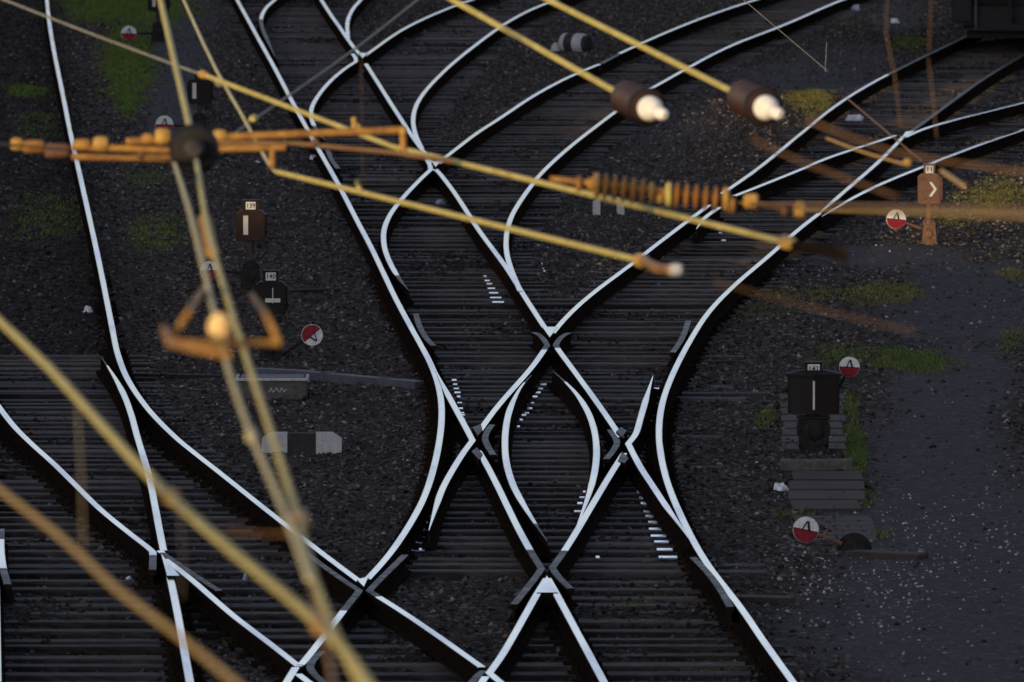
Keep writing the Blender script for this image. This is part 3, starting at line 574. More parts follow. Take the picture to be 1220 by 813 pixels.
def lantern(px, py, label, number, hw=.17, z0=.50, z1=.85, slot='bar', slotx=0.0, body='box', iron='iron', plate=(.085, .10), rz=0.0, d=None, heavy=False, loop=True, dy=0, wing=False, pex=0, ped=1.0):
    s = SPX(py); g = G(px, py); t = thing('switch_stand', label, 'signal lantern', g, rz, 'switch stands with lanterns')
    p = MB()
    if heavy:
        p.prism([(-.15, -.12), (.15, -.12), (.15, .12), (-.15, .12)], 0, .035); p.prism([(-.13, -.09), (.13, -.09), (.13, .09), (-.13, .09)], .035, .10)
        p.front([(-.115, .09), (.115, .09), (.13, .16), (.155, .20), (.155, .27), (.135, .33), (-.135, .33), (-.155, .27), (-.155, .20), (-.13, .16)], -.10, .10)
        p.lathe((0, -.09, .225), (0, -1, 0), [(0, .095), (.03, .09), (.045, .06), (.05, .03)], 20)
        p.box((0, 0, .345), (.31, .22, .03), bev=.008)
        for k in (-1, 1): p.box((k*.125, -.06, .12), (.03, .06, .12), bev=.008)
    else:
        p.prism([(-.14, -.13), (.14, -.13), (.14, .13), (-.14, .13)], 0, .03); p.prism([(-.12, -.11), (.12, -.11), (.12, .11), (-.12, .11)], .03, .27, top=.78); p.lathe((0, 0, .26), (0, 0, 1), [(0, .10), (.03, .095), (.06, .06), (.07, .05)], 16)
        p.box((0, 0, .255), (.21, .19, .03), bev=.006); p.lathe((0, -.085, .13), (0, -1, 0), [(0, .06), (.03, .055), (.04, .03)], 14)
        for k in (-1, 1): p.box((k*.095, 0, .10), (.035, .17, .10), bev=.01); p.lathe((k*.075, -.08, .27), (0, 0, 1), [(0, .015), (.02, .015), (.025, .008)], 8)
        p.box((.05, -.105, .06), (.04, .02, .05)); p.box((-.06, -.105, .19), (.05, .02, .035))
    if ped != 1: p.v = [(x*ped, y*ped, z) for x, y, z in p.v]
    p.build('pedestal', iron, t)
    q = MB(); b0 = .36 if heavy else .27
    q.lathe((0, 0, b0), (0, 0, 1), [(0, .075), (.025, .062), (.05, .040), ((z0-b0)*.5, .032), ((z0-b0)*.62, .048), ((z0-b0)*.8, .038), (z0-b0, .045)], 14)
    q.build('neck', 'neck' if not pex else 'rustiron', t, smooth=True)
    if loop:
        c = MB(); c.tube([(hw*.85, .02, z0+.02), (hw*1.0, .0, z0-.05), (hw*1.08, -.02, z0-.12), (hw*.7, -.03, z0-.19), (hw*.25, 0, z0-.22)], .009, 8); c.build('cable', 'black', t, smooth=True)
        c = MB(); c.lathe((hw*.55, -.05, z0-.05), (0, -1, 0), [(-.03, .02), (0, .04), (.02, .038), (.03, .02)], 12); c.build('lamp_knob', iron, t)
    h = MB()
    dpt = hw*.62
    if heavy:
        poly = [(-hw, -dpt*.55), (-hw*.9, -dpt*.7), (0, -dpt), (hw*.9, -dpt*.7), (hw, -dpt*.55), (hw, dpt*.6), (0, dpt), (-hw, dpt*.6)]
        h.prism(poly, z0, z1); h.prism([(x*1.06, y*1.1) for x, y in poly], z1-.01, z1+.014); h.prism([(x*1.04, y*1.06) for x, y in poly], z1+.014, z1+.045, top=.45)
        h.box((-hw-.015, 0, z0+.22), (.03, .06, .05), bev=.008)
    else:
        c_ = .04; poly = [(-hw+.02, z0), (hw-.02, z0), (hw, z0+.02), (hw, z1-c_), (hw-c_, z1), (-hw+c_, z1), (-hw, z1-c_), (-hw, z0+.02)]
        h.front(poly, -dpt, dpt); h.front([(x*.9, z0+(z-z0)*.94+.01) for x, z in poly], -dpt-.010, -dpt+.01)
        h.box((hw+.008, -.02, (z0+z1)/2), (.022, .11, (z1-z0)*.75), bev=.005); h.box((hw+.012, -.03, z0+.1), (.035, .05, .04), bev=.008)
    fy = -dpt-(.010 if not heavy else 0)
    hs = h.build('lantern_housing', body, t)
    wm = MB()
    if slot == 'bar': wm.box((slotx, fy-.0045, (z0+z1)/2+.01), (.055, .007, .215), bev=.002)
    elif slot == 'thin': wm.box((0, -dpt-.003, (z0+z1)/2-.005), (.020, .010, (z1-z0)*.75), bev=.002)
    elif slot == 'cross':
        zc = (z0+z1)/2-.02; wm.box((.02, fy-.004, zc), (.155, .006, .042), bev=.002); wm.box((.02, fy-.0045, zc+.05), (.010, .009, .16)); 
    elif slot == 'arrow':
        zc = (z0+z1)/2+.0; P = [(-.005, zc+.085), (.025, zc+.085), (.085, zc), (.025, zc-.085), (-.008, zc-.085), (.052, zc)]
        wm.front([P[0], P[5], P[2], P[1]], fy-.006, fy-.001); wm.front([P[5], P[4], P[3], P[2]], fy-.006, fy-.001)
    wo = wm.build('lantern_window', 'opal' if slot != 'arrow' else 'white', hs); bm_fix(wo)
    nb = MB(); pw, ph = plate; nb.prism([(-pw, -.06), (pw, -.06), (pw, .06), (-pw, .06)], z1+(.02 if heavy else 0), z1+ph+.012); nb.box((0, 0, z1+ph+.014), (pw*2.15, .15, .012), bev=.003)
    no_ = nb.build('number_box', body, hs)
    if number is not None:
        pl = MB(); wpl = ph*(1.12 if len(number) > 2 else .9); pl.box((0, -.064, z1+.006+ph*.5), (wpl, .006, ph*.88), bev=.002); plo = pl.build('number_plate', 'white', no_)
        plo.parent = hs
        text_part(number, ph*.70 if len(number) > 2 else ph*.85, plo, (0, -.0685, z1+.006+ph*.5))
    if d: disc(t, *d)
    return t
def loc(px, py, x, y): s = SPX(py); return ((x-px)/s, (py-y)/s)
def dsc(px, py, x, y, r, rot, ax, ay, yoff=-.05, yel=False):
    a = loc(px, py, x, y); b = loc(px, py, ax, ay); return (a[0], a[1], yoff, r, rot, b, yel)
lantern(969, 541, 'large black switch lantern numbered 141 standing at the right beside the plank walkway', '141', hw=.24, z0=.385, z1=.745, slot='thin', heavy=True, plate=(.080, .10), d=dsc(969, 541, 1013, 440.5, .098, R(-2), 983, 500, .30), loop=False)
lantern(299, 345, 'switch lantern numbered 139 with a tall pale window, catching a little sun', '139', hw=.165, z0=.55, z1=.89, slotx=-.055, slot='bar', body='redbox', plate=(.090, .098), d=dsc(299, 345, 250, 322, .106, R(2), 288, 325))
lantern(323, 431, 'black switch lantern numbered 140 with a short horizontal window, in front of number 139', '140', hw=.155, z0=.49, z1=.83, slot='cross', plate=(.080, .095), d=dsc(323, 431, 372, 399, .112, R(222), 332, 426))
lantern(1107, 292, 'sunlit brown switch lantern with a white arrow pointing right', '11', hw=.135, z0=.49, z1=.845, slot='arrow', body='brownbox', iron='rustiron', plate=(.065, .10), pex=1, ped=.72, d=dsc(1107, 292, 1067.5, 261, .118, R(-4), 1097, 272, -.06, True))
lantern(238, 163, 'dark switch lantern with an upright white window, far up on the left beside the path', None, hw=.165, z0=.46, z1=.80, slotx=-.07, slot='bar', plate=(.07, .07), d=dsc(238, 163, 196, 148.5, .125, R(0), 232, 152))
lantern(189, 50, 'farthest switch lantern, cut off by the top edge, with a disc on its left', None, hw=.17, z0=.50, z1=.84, slotx=-.07, slot='bar', plate=(.07, .07), d=dsc(189, 50, 153.5, 40, .125, R(0), 184, 40))
# low lever box without lantern
g = G(1018, 661); t = thing('point_lever', 'low hand lever with a round dark housing and red and white disc beside the walkway', 'lever', g)
mb = MB(); s = SPX(661); mb.lathe((0, .12, .03), (0, -1, 0), [(0, .145), (.02, .15), (.05, .15), (.06, .138)], 28); mb.lathe((0, .06, .04), (0, -1, 0), [(0, .10), (.05, .10), (.055, .085)], 24)
mb.lathe((0, .02, 0), (0, -1, 0), [(-.03, .05), (.04, .045), (.05, .02)], 16); mb.build('round_housing', 'iron', t, smooth=True)
mb = MB(); mb.box((.03, .03, .02), (.50, .22, .025), bev=.01); mb.build('base_plate', 'board', t)
disc(t, (960-1018)/s, (661-631)/s, -.03, .112, R(-10), ((1003-1018)/s, (661-648)/s), True)

# ------------------------------------------------------------------ markers, covers, boards
def end_block(px, py, w, h, label, gap=.35, low=1.0, leg=False):
    g = G(px, py); t = thing('clearance_marker', label, 'marker block', g); c = h*.28; x1 = w*gap/2
    mb = MB(); mb.front([(-w/2, 0), (-x1, 0), (-x1, h), (-w/2+c*1.5, h), (-w/2, h-c)], -.06, .10); mb.build('white_end', 'palecon', t)
    mb = MB(); mb.front([(x1, 0), (w/2, 0), (w/2, h-c), (w/2-c*1.5, h), (x1, h)], -.06, .10); mb.build('white_end', 'palecon', t)
    mb = MB(); mb.front([(-x1, 0), (x1, 0), (x1, h*low-.004), (-x1, h*low-.004)], -.057, .097); mb.build('black_middle', 'blackcon', t)
end_block(359.5, 541, .745, .20, 'low concrete marker block with white chamfered ends and black middle', .36)
end_block(725, 256, .39, .22, 'low marker with two white posts and a dark middle in the centre right field', .52, .55)
g = G(686, 63); t = thing('clearance_marker', 'rounded black and white banded marker beside the gapped rail near the top', 'marker block', g)
ax = Vector((.82, -.57, 0)); mb = MB(); mb.lathe(Vector((-.20, .12, .15)), ax, [(0, .13), (.03, .155), (.10, .16)], 24); mb.lathe(Vector((-.20, .12, .15))+ax*.26, ax, [(0, .16), (.13, .16), (.16, .13)], 24); mb.build('white_band', 'palecon', t, smooth=True)
mb = MB(); mb.lathe(Vector((-.20, .12, .15))+ax*.101, ax, [(0, .157), (.158, .157)], 24); mb.lathe(Vector((-.20, .12, .15))+ax*.421, ax, [(0, .128), (.06, .13), (.07, .11)], 24); mb.build('black_band', 'blackcon', t, smooth=True)
mb = MB(); mb.lathe((-.32, 0, .02), (0, 0, 1), [(0, .08), (.10, .06), (.14, .03)], 14); mb.build('white_cone', 'palecon', t)
mb = MB(); mb.box((-.02, 0, .01), (.75, .34, .04), bev=.01); mb.build('base_slab', 'board', t)
# covered rod channels
def channel(p0, p1, w, h, mname, label, name='rod_cover', lip=.0):
    a, b = G(*p0), G(*p1); d = b-a; L = d.length; ang = math.atan2(d.y, d.x); t = (a+b)/2; mb = MB(); mb.box((0, 0, h/2-.01), (L, w, h), bev=.008)
    if lip: mb.box((0, -w/2-.006, h-.01), (L*.998, .02, lip), bev=.004)
    for k in range(int(L/.9)): mb.box((-L/2+.4+k*.9, 0, h-.006), (.05, w*1.01, .012))
    o = mb.build(name, mname); o.location = t; o.rotation_euler = (0, 0, ang); tag(o, label, 'cover'); return o
channel((303, 449), (361, 452), .16, .10, 'coversteel', 'short grey steel rod cover beneath lantern 140')
channel((358, 452), (500, 465), .13, .10, 'coversteel', 'long grey steel rod cover running right to the slip rail')
channel((150, 449), (283, 452), .12, .05, 'iron', 'thin dark operating rod left of the concrete box', 'operating_rod')
channel((808, 474), (916, 474), .22, .06, 'blackcon', 'dark rod cover between the outer right rail and lantern 141')
channel((806, 479), (888, 480), .05, .06, 'coversteel', 'thin grey rod beside the dark rod cover', 'operating_rod')
channel((405, 348), (345, 350), .05, .05, 'iron', 'thin dark rod running right from lantern 140', 'operating_rod')
channel((870, 718), (944, 720), .20, .07, 'board', 'old timber lying right of the outer rail near the bottom', 'timber')
channel((1012, 664), (1100, 668), .22, .07, 'board', 'old timber beneath the round lever housing, reaching right', 'timber')
channel((925, 662), (1000, 666), .10, .05, 'blackcon', 'dark operating rod running left from the round lever housing', 'operating_rod')
# concrete box with chalk scrawl
g = G(324, 477); t = thing('concrete_box', 'low concrete cable box with a pale rim and chalk scrawl on its front', 'cable box', g)
mb = MB(); mb.box((0, .25, .10), (.68, .50, .20), bev=.01); mb.build('box_body', 'concrete', t)
mb = MB(); mb.box((0, .25, .212), (.62, .40, .02), bev=.004); mb.build('lid', 'coversteel', t)
mb = MB(); mb.box((0, -.01, .206), (.71, .03, .03), bev=.005); mb.box((.345, .25, .206), (.03, .48, .03), bev=.005); mb.box((-.345, .25, .206), (.03, .48, .03), bev=.005); mb.build('rim', 'palecon', t)
mb = MB()
for k, (x, z, a, L) in enumerate([(-.02, .10, 1.1, .05), (.0, .10, -1.1, .05), (.03, .10, 1.0, .045), (.055, .105, -1.0, .05), (.085, .10, 1.2, .05), (.11, .10, -.9, .05), (.13, .095, .7, .04)]):
    mb.box((x, -.004, z), (L, .004, .010), rot=Euler((0, -a, 0)))
mb.build('chalk_scrawl', 'chalk', t)
# plinth and plank walkway
g = G(973, 560); t = thing('lantern_plinth', 'framed concrete plinth in front of lantern 141', 'plinth', g)
mb = MB(); mb.box((0, .13, .03), (.42, .24, .06)); mb.build('slab', 'coversteel', t)
mb = MB(); mb.box((0, -.03, .045), (.66, .09, .11), bev=.012); mb.box((-.27, .16, .035), (.12, .30, .09), bev=.012); mb.box((.27, .16, .035), (.12, .30, .09), bev=.012); mb.build('frame', 'concrete', t)
k = 0
for (pa, pb, cxa, cxb, wd, n_) in [(478, 537, 966, 971, .60, 8), (572, 607, 984, 985, .64, 4)]:
    for i in range(n_):
        f = i/(n_-1); py = pa+(pb-pa)*f; g = G(cxa+(cxb-cxa)*f+random.uniform(-2, 2), py); mb = MB(); dd = .62
        mb.box((0, 0, .02), (wd+random.uniform(-.05, .05), dd if n_ == 8 else .83, .05), bev=.008); o = mb.build('walkway_plank', 'board'); o.location = g; o.rotation_euler = (0, 0, random.uniform(-.02, .02))
        if n_ == 8: tag(o, 'grey weathered plank behind lantern 141', 'plank', 'spaced planks behind lantern 141')
        else: tag(o, 'wide grey plank of the boardwalk in front of the plinth', 'plank', 'tight boardwalk planks in front of the plinth')
g = G(1000, 645); mb = MB()
for i in range(5): mb.box((random.uniform(-.02, .02), i*.46, .012), (.66, .44, .035), bev=.008, rot=Euler((0, 0, random.uniform(-.01, .01))))
o = mb.build('old_deck', 'board'); o.location = g; tag(o, 'old sunken plank deck behind the round lever housing', 'planks')
# litter
def litter(px, py, w, h, label, m_='litter', n_=17):
    g = G(px, py); s = SPX(py); w /= s; h /= s; mb = MB(); rr = random.Random(px); top = []; bot = []
    for i in range(n_):
        a = 2*PI*i/n_; k = rr.uniform(.45, 1.15); top.append((w/2*.7*math.cos(a)*rr.uniform(.5, 1.2), .05*math.sin(a), h*rr.uniform(.3, 1.1))); bot.append((w/2*math.cos(a)*k, .06*math.sin(a), 0))
    mb.add(bot+top+[(0, 0, h)], [(i, (i+1) % n_, n_+(i+1) % n_, n_+i) for i in range(n_)]+[(n_+i, n_+(i+1) % n_, 2*n_) for i in range(n_)]+[tuple(range(n_-1, -1, -1))])
    o = mb.build('litter', m_); o.location = g; tag(o, label, 'litter')
litter(1020, 146, 26, 9, 'crumpled white plastic bag between the rails at upper right')
litter(105, 372, 12, 7, 'small white scrap left of the long left rail')
litter(930, 585, 20, 9, 'white rag beside the boardwalk')
litter(524, 243, 14, 5, 'pale crushed carton between the centre rails', 'paleblue')
litter(373, 192, 9, 7, 'white paper scrap near the left check rail')
litter(305, 196, 13, 4, 'torn white paper left of the rails in the upper left field')
litter(1019, 12, 12, 6, 'small white scrap on the grass at the top')
litter(1066, 28, 12, 6, 'white rubbish on the ground left of the wagon')
litter(912, 493, 20, 4, 'pale crushed wrapper in the grass left of lantern 141')
litter(153, 691, 8, 4, 'white scrap on the sleepers at lower left')
litter(292, 693, 7, 9, 'pale blue scrap right of the left frog', 'paleblue')
litter(738, 585, 22, 5, 'pale green flattened rag between the lower slip rails', 'paleblue') if False else None

# ------------------------------------------------------------------ rail wagon at the top right
gl, gr_ = G(1133, 54, ZT), G(1252, 50, ZT); yv = gl.y+.2; s = FPX/yv
xc = gl.x+.55; t = thing('rail_wagon', 'dark rail vehicle at the top right, cut off by the frame', 'rail wagon', (xc+.85, yv, ZT), R(-3))
x0 = -1.45
mb = MB(); mb.box((0, 5, 2.3), (2.9, 9.6, 2.4), bev=.04); mb.build('body', 'wagon', t)
mb = MB(); mb.box((0, .12, .98), (2.8, .22, .40), bev=.02); mb.build('buffer_beam', 'wagon', t)
for k in (-1, 1):
    mb = MB(); mb.lathe((k*.87, 0, 1.0), (0, -1, 0), [(0, .10), (.3, .09), (.42, .09), (.43, .24), (.47, .24)], 20); mb.build('buffer', 'iron', t)
    mb = MB(); mb.box((k*1.22, .10, .55), (.32, .30, .42), bev=.02); mb.box((k*1.22, .0, .33), (.40, .34, .03)); mb.build('step', 'wagon', t)
    mb = MB(); mb.cyl((k*1.0, -.1, .25), (k*1.0, -.1, 1.1), .018); mb.build('hand_rail', 'coversteel', t)
mb = MB(); mb.box((0, .02, .42), (2.4, .05, .36), bev=.01); mb.box((0, -.04, .235), (2.5, .12, .03)); mb.box((0, .0, .66), (2.3, .04, .02)); mb.build('rail_guard', 'wagon', t)
for yy in (1.8, 4.3, 7.6):
    for k in (-1, 1):
        mb = MB(); mb.lathe((k*.72+(.07 if k < 0 else -.07), yy, .46), (k, 0, 0), [(0, .44), (.13, .46), (.131, .30), (.14, .06)], 28); mb.build('wheel', 'iron', t)
mb = MB(); mb.box((0, 4.4, .52), (2.3, 8.3, .86)); mb.build('underframe_and_shade', 'black', t)  # black underframe, carried down low to stand for the shadow beneath the wagon
for k in (-.5, .42):
    mb = MB(); mb.tube([(k, .0, .95), (k+.02, -.14, .75), (k+.06, -.16, .45), (k+.10, -.1, .35)], .028); mb.build('brake_hose', 'black', t)

# ------------------------------------------------------------------ added unseen block at the left, roof heights stepped to shade the yard
dep = thing('shade_block', 'unseen long brick block added left of the yard to shade it', 'shade_caster', (-42, 0, 0))
for (ya, yb, hh) in [(-90, 56, 9.4), (56, 72, 7.6), (72, 92, 8.05), (92, 101, 7.5), (101, 250, 12.5)]:
    mb = MB(); mb.box((-3, (ya+yb)/2, hh/2), (8, yb-ya-.01, hh)); mb.build('shade_wall', 'brick', dep)
    mb = MB(); mb.box((-3, (ya+yb)/2, hh+.06), (8.3, yb-ya+.2, .12)); mb.build('shade_roof', 'shade_roof', dep)
mb = MB()
for yy in range(-60, 240, 6): mb.box((1.03, yy, 2.6), (.05, 2.2, 2.4))
mb.build('window', 'glass', dep)

# ------------------------------------------------------------------ overhead line
def along(pts, f): return [f(*p) for p in pts]
def wire(name, label, pts, r, mname, knots=(), cat='overhead wire', n=8, extra=None):
    P = catmull(pts, 1.2) if len(pts) > 2 else [Vector(pts[0]), Vector(pts[1])]
    mb = MB(); O = P[0]; mb.tube(P, r, n)
    if not knots and not extra: o = mb.build(name, mname, origin=O, smooth=True); return tag(o, label, cat)
    t = thing(name, label, cat, O); o = MB(); o.tube([p-O for p in P], r, n); o.build('wire' if 'wire' in name else 'tube', mname, t, smooth=True)
    for (kp, kr, kl, km) in knots:
        kp = Vector(kp)-O; ax = (P[-1]-P[0]).normalized(); k = MB(); k.lathe(kp-ax*kl/2, ax, [(0, kr*.6), (kl*.2, kr), (kl*.8, kr), (kl, kr*.6)], 12); k.build('clamp', km, t, smooth=True)
    return t
# two stay wires ending in big brown insulators (upper middle)
def stay(p0, p1, axd, z0, z1, lab, lab2):
    a, b = W(*p0, z0), W(*p1, z1); wire('stay_wire', lab, [a, b], .0165, 'wire', [(b-(b-a).normalized()*.05, .042, .13, 'brass')])
    e = W(p1[0]+axd[0], p1[1]+axd[1], z1-.62); ax = (e-b).normalized(); t = thing('insulator', lab2, 'insulator', b, 0, 'big brown end insulators'); rm = MB(); rm.lathe(ax*.385, ax, [(0, .12), (.01, .127), (.035, .127), (.045, .11)], 28); rm.build('dark_rim', 'ceramic_black', t, smooth=True)
    prof = [(0, .04), (.02, .10)]
    for k in range(6): prof += [(.03+k*.06, .080), (.036+k*.06, .116), (.054+k*.06, .119), (.070+k*.06, .082)]
    prof += [(.40, .116), (.43, .114), (.435, .09)]; mb = MB(); mb.lathe((0, 0, 0), ax, prof, 28); mb.build('ribbed_body', 'ceramic', t, smooth=True)
    mb = MB(); mb.lathe(ax*.42, ax, [(0, .070), (.04, .083), (.08, .082), (.12, .068), (.15, .045), (.16, .02)], 22); mb.build('white_cap', 'whitecap', t, smooth=True)
    mb = MB(); mb.lathe(ax*.57, ax+Vector((.12, 0, -.06)), [(0, .03), (.03, .040), (.12, .042), (.15, .02)], 14); mb.build('clevis', 'whitecap', t, smooth=True)
    t.scale = (.8, .8, .8); p = b+ax*.6; far = p+(ax+Vector((.25, 0, -.05))).normalized()*9; wire('thin_wire', 'thin dark wire leading on from the '+('left' if p0[0] < 580 else 'right')+' brown insulator', [p, far], .003, 'black')
stay((507, -18), (745, 116), (52, 24), 62, 58.5, 'left of the two yellow stay wires sloping in from the top edge', 'left brown ribbed insulator with a white cap, ending the left yellow stay')
stay((617, -18), (884, 115), (50, 24), 62.5, 58.5, 'right of the two yellow stay wires sloping in from the top edge', 'right brown ribbed insulator with a white cap, ending the right yellow stay')
# long yellow registration tubes
a, b = W(470, 175.5, 58.5), W(945, 291, 52)
wire('registration_tube', 'yellow tube sloping down from the far left lantern to the end of the cross bracket', [W(238, 87.5, 62), W(484, 181, 58.4)], .0135, 'wire', [(W(242, 89, 61.9), .024, .1, 'brass'), (W(424, 151, 59.3), .022, .06, 'wire')], 'bracket tube')
wire('registration_tube', 'long yellow tube sloping under the ribbed string from the cross bracket to the right rails', [a, b], .0145, 'wire', [(W(938, 289.5, 52.1), .034, .16, 'brass')], 'bracket tube')
wire('registration_clamp', 'blurred brown end fitting beyond the long yellow tube', [W(948, 293, 52), W(975, 297, 45), W(1005, 304, 37)], .022, 'rail_rust', cat='fitting')
a, b = W(330, 205, 60), W(768, 312, 52)
wire('registration_tube', 'lower yellow tube sloping from the cross bracket down to the centre', [W(218, -5, 66), W(258, 84, 64), W(305, 165, 61.5), W(322, 197, 60.3), a, W(345, 208.7, 59.7), b] and [a, b], .0145, 'wire', [(W(764, 311, 52.1), .034, .12, 'brass')], 'bracket tube')
t = thing('registration_clamp', 'orange end fitting with a white tip on the lower yellow tube', 'fitting', W(768, 312, 52))
O = Vector(t.location); mb = MB(); mb.tube([W(766, 311, 52)-O, W(785, 321, 49)-O, W(800, 322, 47)-O], .023, 10); mb.build('arm', 'orangetube', t, smooth=True)
mb = MB(); mb.lathe(W(800, 322, 47)-O, (1, -.4, .1), [(0, .026), (.03, .028), (.05, .02)], 12); mb.build('tip', 'palecon', t)
wire('span_wire', 'thin grey wire dropping from the top edge, turning pale orange at the bracket', [W(212, -15, 68), W(258, 84, 64), W(290, 140, 62), W(323, 200, 60.5), W(332, 206, 60)], .009, 'palewire', [(W(262, 98, 63.8), .03, .09, 'greywire')])
wire('span_wire', 'thin grey wire sloping in from the top left corner to the long tube', [W(-10, -6, 64), W(110, 41, 63), W(240, 89, 62)], .007, 'greywire')
wire('span_wire', 'thin grey wire rising right across the topmost rails', [W(278, 160, 62), W(350, 110, 64), W(425, 57, 67), W(500, -2, 70)], .007, 'greywire', [(W(302, 142, 62.6), .025, .1, 'wire')])
wire('span_wire', 'hair thin wire near the top right with a small dropper', [W(880, -5, 90), W(985, 84, 90)], .0028, 'greywire')
wire('dropper', 'short thin dropper at the top right', [W(985, 50, 90), W(983, 86, 90)], .0025, 'greywire')
wire('span_wire', 'thin wire sloping past the right end of the rails toward the arrow lantern', [W(1010, 118, 75), W(1098, 192, 70)], .0045, 'brownwire')
# cross bracket at the upper left
Z = 56.0; O = W(231, 178, Z-2); t = thing('cross_bracket', 'orange tubular cross bracket spanning the upper left, with clamps along it', 'overhead bracket', O)
def q(x, y, z=Z): return W(x, y, z)-O
for pts, r_, mn in [([q(-60, 168, 44), q(-20, 171, 50), q(17, 173)], .009, 'brownwire'), ([q(17, 173), q(52, 176)], .030, 'orangetube'), ([q(85, 176), q(150, 177), q(215, 180)], .022, 'orangetube'), ([q(85, 187), q(210, 189)], .022, 'orangetube'),
                    ([q(150, 169), q(300, 162), q(478, 155)], .024, 'orangetube'), ([q(240, 178), q(340, 176)], .022, 'orangetube'), ([q(240, 170), q(350, 171), q(470, 182), q(540, 193)], .015, 'brownwire'),
                    ([q(480, 153), q(481, 180)], .022, 'orangetube'), ([q(325, 174), q(324, 202)], .022, 'orangetube'), ([q(423, 152), q(421, 140)], .016, 'brass')]:
    mb = MB(); mb.tube(pts, r_*.82, 10); mb.build('tube', mn, t, smooth=True)
for x, y, w, r_, mn in [(20, 172, 14, .040, 'brass'), (40, 175, 26, .040, 'orangetube'), (68, 180, 30, .045, 'rustiron'), (98, 173, 20, .038, 'orangetube'), (120, 172, 18, .048, 'brass'), (176, 166, 14, .036, 'orangetube'), (194, 163, 18, .050, 'brass'), (168, 187, 8, .034, 'rustiron'), (480, 158, 8, .040, 'brass'), (262, 162, 16, .038, 'brass'), (375, 171, 10, .03, 'rustiron')]:
    r_ *= .84; mb = MB(); mb.lathe(q(x-w/2, y), (1, 0, 0), [(0, r_*.7), (.015, r_), (w/240-.015, r_), (w/240, r_*.7)], 12); mb.build('clamp', mn, t, smooth=True)
# big dark round insulator and the running wires through it
ax = (HW(250, 280, 2.6)-HW(236, 200, 2.6)).normalized()
t = thing('insulator', 'big black round insulator seen end on where the olive wire crosses the cross bracket', 'insulator', W(231, 178, 51)); O = Vector(t.location)
mb = MB(); ax = Vector((.012, -1, .02)); mb.lathe(-ax*.2, ax, [(0, .04), (.03, .108), (.06, .085), (.09, .112), (.12, .085), (.15, .114), (.19, .098), (.20, .06)], 30); mb.build('ribbed_body', 'ceramic_black', t, smooth=True)
mb = MB(); mb.lathe(Vector((0, -.005, 0)), ax, [(0, .046), (.06, .050), (.09, .03)], 20); mb.build('end_cap', 'neck', t, smooth=True)
h = 3.05
wire('contact_wire', 'olive wire dropping from the top edge to the big black insulator', [W(188, -15, 58), W(205, 60, 56), W(228, 160, 52)], .015, 'wire')
wire('contact_wire', 'long pale wire running from the black insulator down to the bottom edge', [W(234, 192, 50.6)]+[HW(x, y, h) for x, y in [(250, 282), (285, 400), (318, 500), (350, 600), (374, 690), (402, 760), (428, 813), (446, 846)]], .0115, 'wire', [(HW(357, 622, h), .03, .25, 'brass')])
wire('catenary_wire', 'pale orange wire left of the long pale wire, passing the bright ball fitting', [W(206, 188, 52)]+[HW(x, y, 2.9) for x, y in [(228, 260), (250, 350), (272, 440), (300, 520), (335, 600), (368, 690)]], .0095, 'palewire', [(HW(300, 520, 2.9), .02, .2, 'palewire')])
wire('brown_dropper', 'short brown dropper hanging beside the pale wire', [W(244, 262, 48), W(252, 300, 47)], .03, 'orangetube')
wire('brown_dropper', 'faint brown dropper from the lower end of the pale orange wire to the bottom', [W(372, 700, 30), W(395, 800, 27), W(400, 840, 26)], .006, 'orangetube')
# bracket loop with the bright ball
O = W(262, 392, 34); t = thing('steady_bracket', 'blurred orange loop bracket with a bright round fitting left of lantern 140', 'overhead bracket', O)
def q(x, y, z=34): return W(x, y, z)-O
for pts, r_, mn in [([q(243, 343, 42), q(225, 372), q(205, 402)], .018, 'orangetube'), ([q(196, 392), q(202, 410, 33.5), q(240, 418, 33), q(275, 424, 33)], .022, 'orangetube'), ([q(205, 408), q(262, 410), q(334, 409)], .020, 'orangetube'), ([q(300, 352, 42), q(318, 378), q(332, 407)], .018, 'orangetube')]:
    mb = MB(); mb.tube(pts, r_*.56, 10); mb.build('tube', mn, t, smooth=True)
mb = MB(); mb.lathe(q(262, 409), (0, .1, 1), [(0, .02), (.02, .034), (.045, .038), (.07, .034), (.09, .016)], 16); mb.build('round_fitting', 'whitecap_warm', t, smooth=True)
wire('side_strut', 'faint blurred orange stub near the bottom of the pale wires', [W(268, 634, 30), W(345, 637, 29)], .0022, 'orangetube')
# diagonal feeder wires at the lower left
wire('feeder_wire', 'upper yellow wire sloping from the left edge down to the bottom centre', [HW(x, y, 3.0) for x, y in [(-30, 352), (0, 383), (60, 440), (120, 506), (200, 590), (290, 668), (385, 748), (425, 795), (455, 840)]], .0135, 'wire', [(HW(205, 593, 3.0), .024, .12, 'brass'), (HW(382, 746, 3.0), .025, .14, 'brass')])
wire('feeder_wire', 'lower orange wire sloping from the left edge down to the bottom edge', [HW(x, y, 2.9) for x, y in [(-30, 560), (0, 584), (60, 630), (100, 665), (140, 703), (200, 748), (250, 788), (300, 830)]], .009, 'goldwire')
wire('brown_dropper', 'faint brown dropper below the upper yellow wire on the left', [W(92, 484, 33), W(97, 570, 31), W(99, 650, 30)], .0028, 'goldwire')
wire('brown_dropper', 'faint brown dropper right of the left frog', [W(212, 590, 32), W(218, 660, 30), W(216, 712, 29)], .0022, 'brownwire')
for (x, ya, yb, z, r_, lb) in [(430, 60, 230, 56, .0009, 'left'), (115, 0, 0, 0, 0, '')][:1]:
    wire('dropper', 'almost invisible thin dropper over the upper centre rails', [W(x, ya, z), W(x+2, yb, z)], r_, 'brownwire')
wire('dropper', 'tiny dropper stub above the long yellow tube', [W(424, 215, 58), W(431, 232, 58)], .012, 'wire')
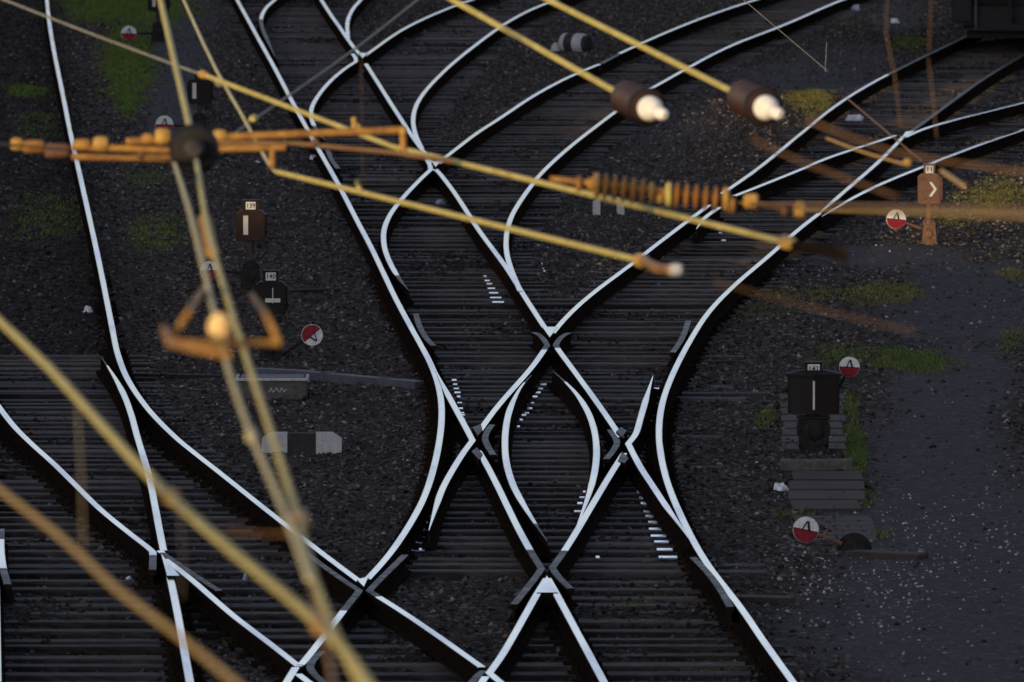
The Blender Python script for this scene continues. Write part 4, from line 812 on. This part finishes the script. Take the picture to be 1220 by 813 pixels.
# ribbed insulator string
O = W(780, 232, 54); t = thing('insulator_string', 'long orange ribbed insulator string crossing in front of the right rails', 'insulator', O)
def q(x, y, z=54): return W(x, y, z)-O
def ribs(x0, y0, x1, y1, k):
    for i in range(k):
        f = i/(k-1); c = q(x0+(x1-x0)*f, y0+(y1-y0)*f); mb = MB(); mb.lathe(c-Vector((.012, 0, 0)), (1, 0, -.08), [(0, .025), (.006, .062), (.018, .062), (.026, .025)], 20); mb.build('rib', 'orangeceramic', t, smooth=True)
ribs(721, 222, 765, 229, 5); ribs(806, 233, 852, 237, 5)
for pts, r_, mn in [([q(655, 213), q(700, 218)], .015, 'orangetube'), ([q(700, 219), q(715, 221)], .034, 'orangetube'), ([q(715, 221), q(858, 238)], .024, 'orangeceramic'), ([q(872, 241), q(895, 243), q(990, 243, 48), q(1110, 247, 38), q(1240, 251, 30)], .0065, 'brownwire'), ([q(955, 250, 53), q(1040, 252, 44), q(1240, 258, 29)], .007, 'goldwire'), ([q(900, 243), q(925, 247), q(960, 250)], .014, 'rustiron')]:
    mb = MB(); mb.tube(pts, r_, 10); mb.build('tube', mn, t, smooth=True)
for x, y, w, r_, mn in [(711, 221, 9, .062, 'brass'), (690, 219, 8, .04, 'orangetube'), (776, 230, 7, .055, 'brass'), (786, 236, 8, .03, 'brass'), (797, 232, 9, .062, 'wire'), (865, 238, 9, .062, 'brass'), (872, 245, 10, .045, 'orangetube'), (895, 240, 18, .038, 'brass'), (935, 250, 10, .038, 'rustiron'), (953, 250, 14, .042, 'brass')]:
    mb = MB(); mb.lathe(q(x-w/2, y), (1, 0, 0), [(0, r_*.7), (.012, r_), (w/248-.012, r_), (w/248, r_*.7)], 14); mb.build('clamp', mn, t, smooth=True)
# faint brown wires at the right, close to the bridge
BW = [([(895, 165), (960, 195), (1070, 235)], 34, .0035, 'left brown streak of wire passing behind the ribbed insulator string'), ([(960, 142), (1060, 180), (1180, 200), (1260, 212)], 34, .0045, 'blurred brown wire sloping above the arrow lantern'),
      ([(850, 335), (940, 360), (1030, 382), (1090, 395)], 33, .0018, 'blurred brown wire over the yellowish grass on the right'), ([(1058, -15), (1056, 40), (1066, 90), (1072, 150)], 50, .0018, 'blurred brown dropper near the top right'),
      ([(1106, 70), (1112, 120), (1116, 165)], 50, .0018, 'short blurred brown dropper left of the arrow lantern top'), ([(1110, -10), (1107, 60)], 50, .0015, 'faint brown dropper in front of the wagon')]
for pts, z, r_, lb in BW:
    wire('brown_wire' if 'dropper' not in lb else 'brown_dropper', lb, [W(x, y, z) for x, y in pts], r_, 'brownwire')
wire('side_strut', 'thin blurred arm with a round knob left of the arrow lantern', [W(985, 165, 58), W(1030, 182, 57), W(1078, 196, 56)], .007, 'brass', [(W(1081, 194, 56), .020, .04, 'brass')])
wire('side_strut', 'short blurred arm just right of the arrow lantern', [W(1122, 204, 50), W(1148, 222, 49)], .010, 'brass')
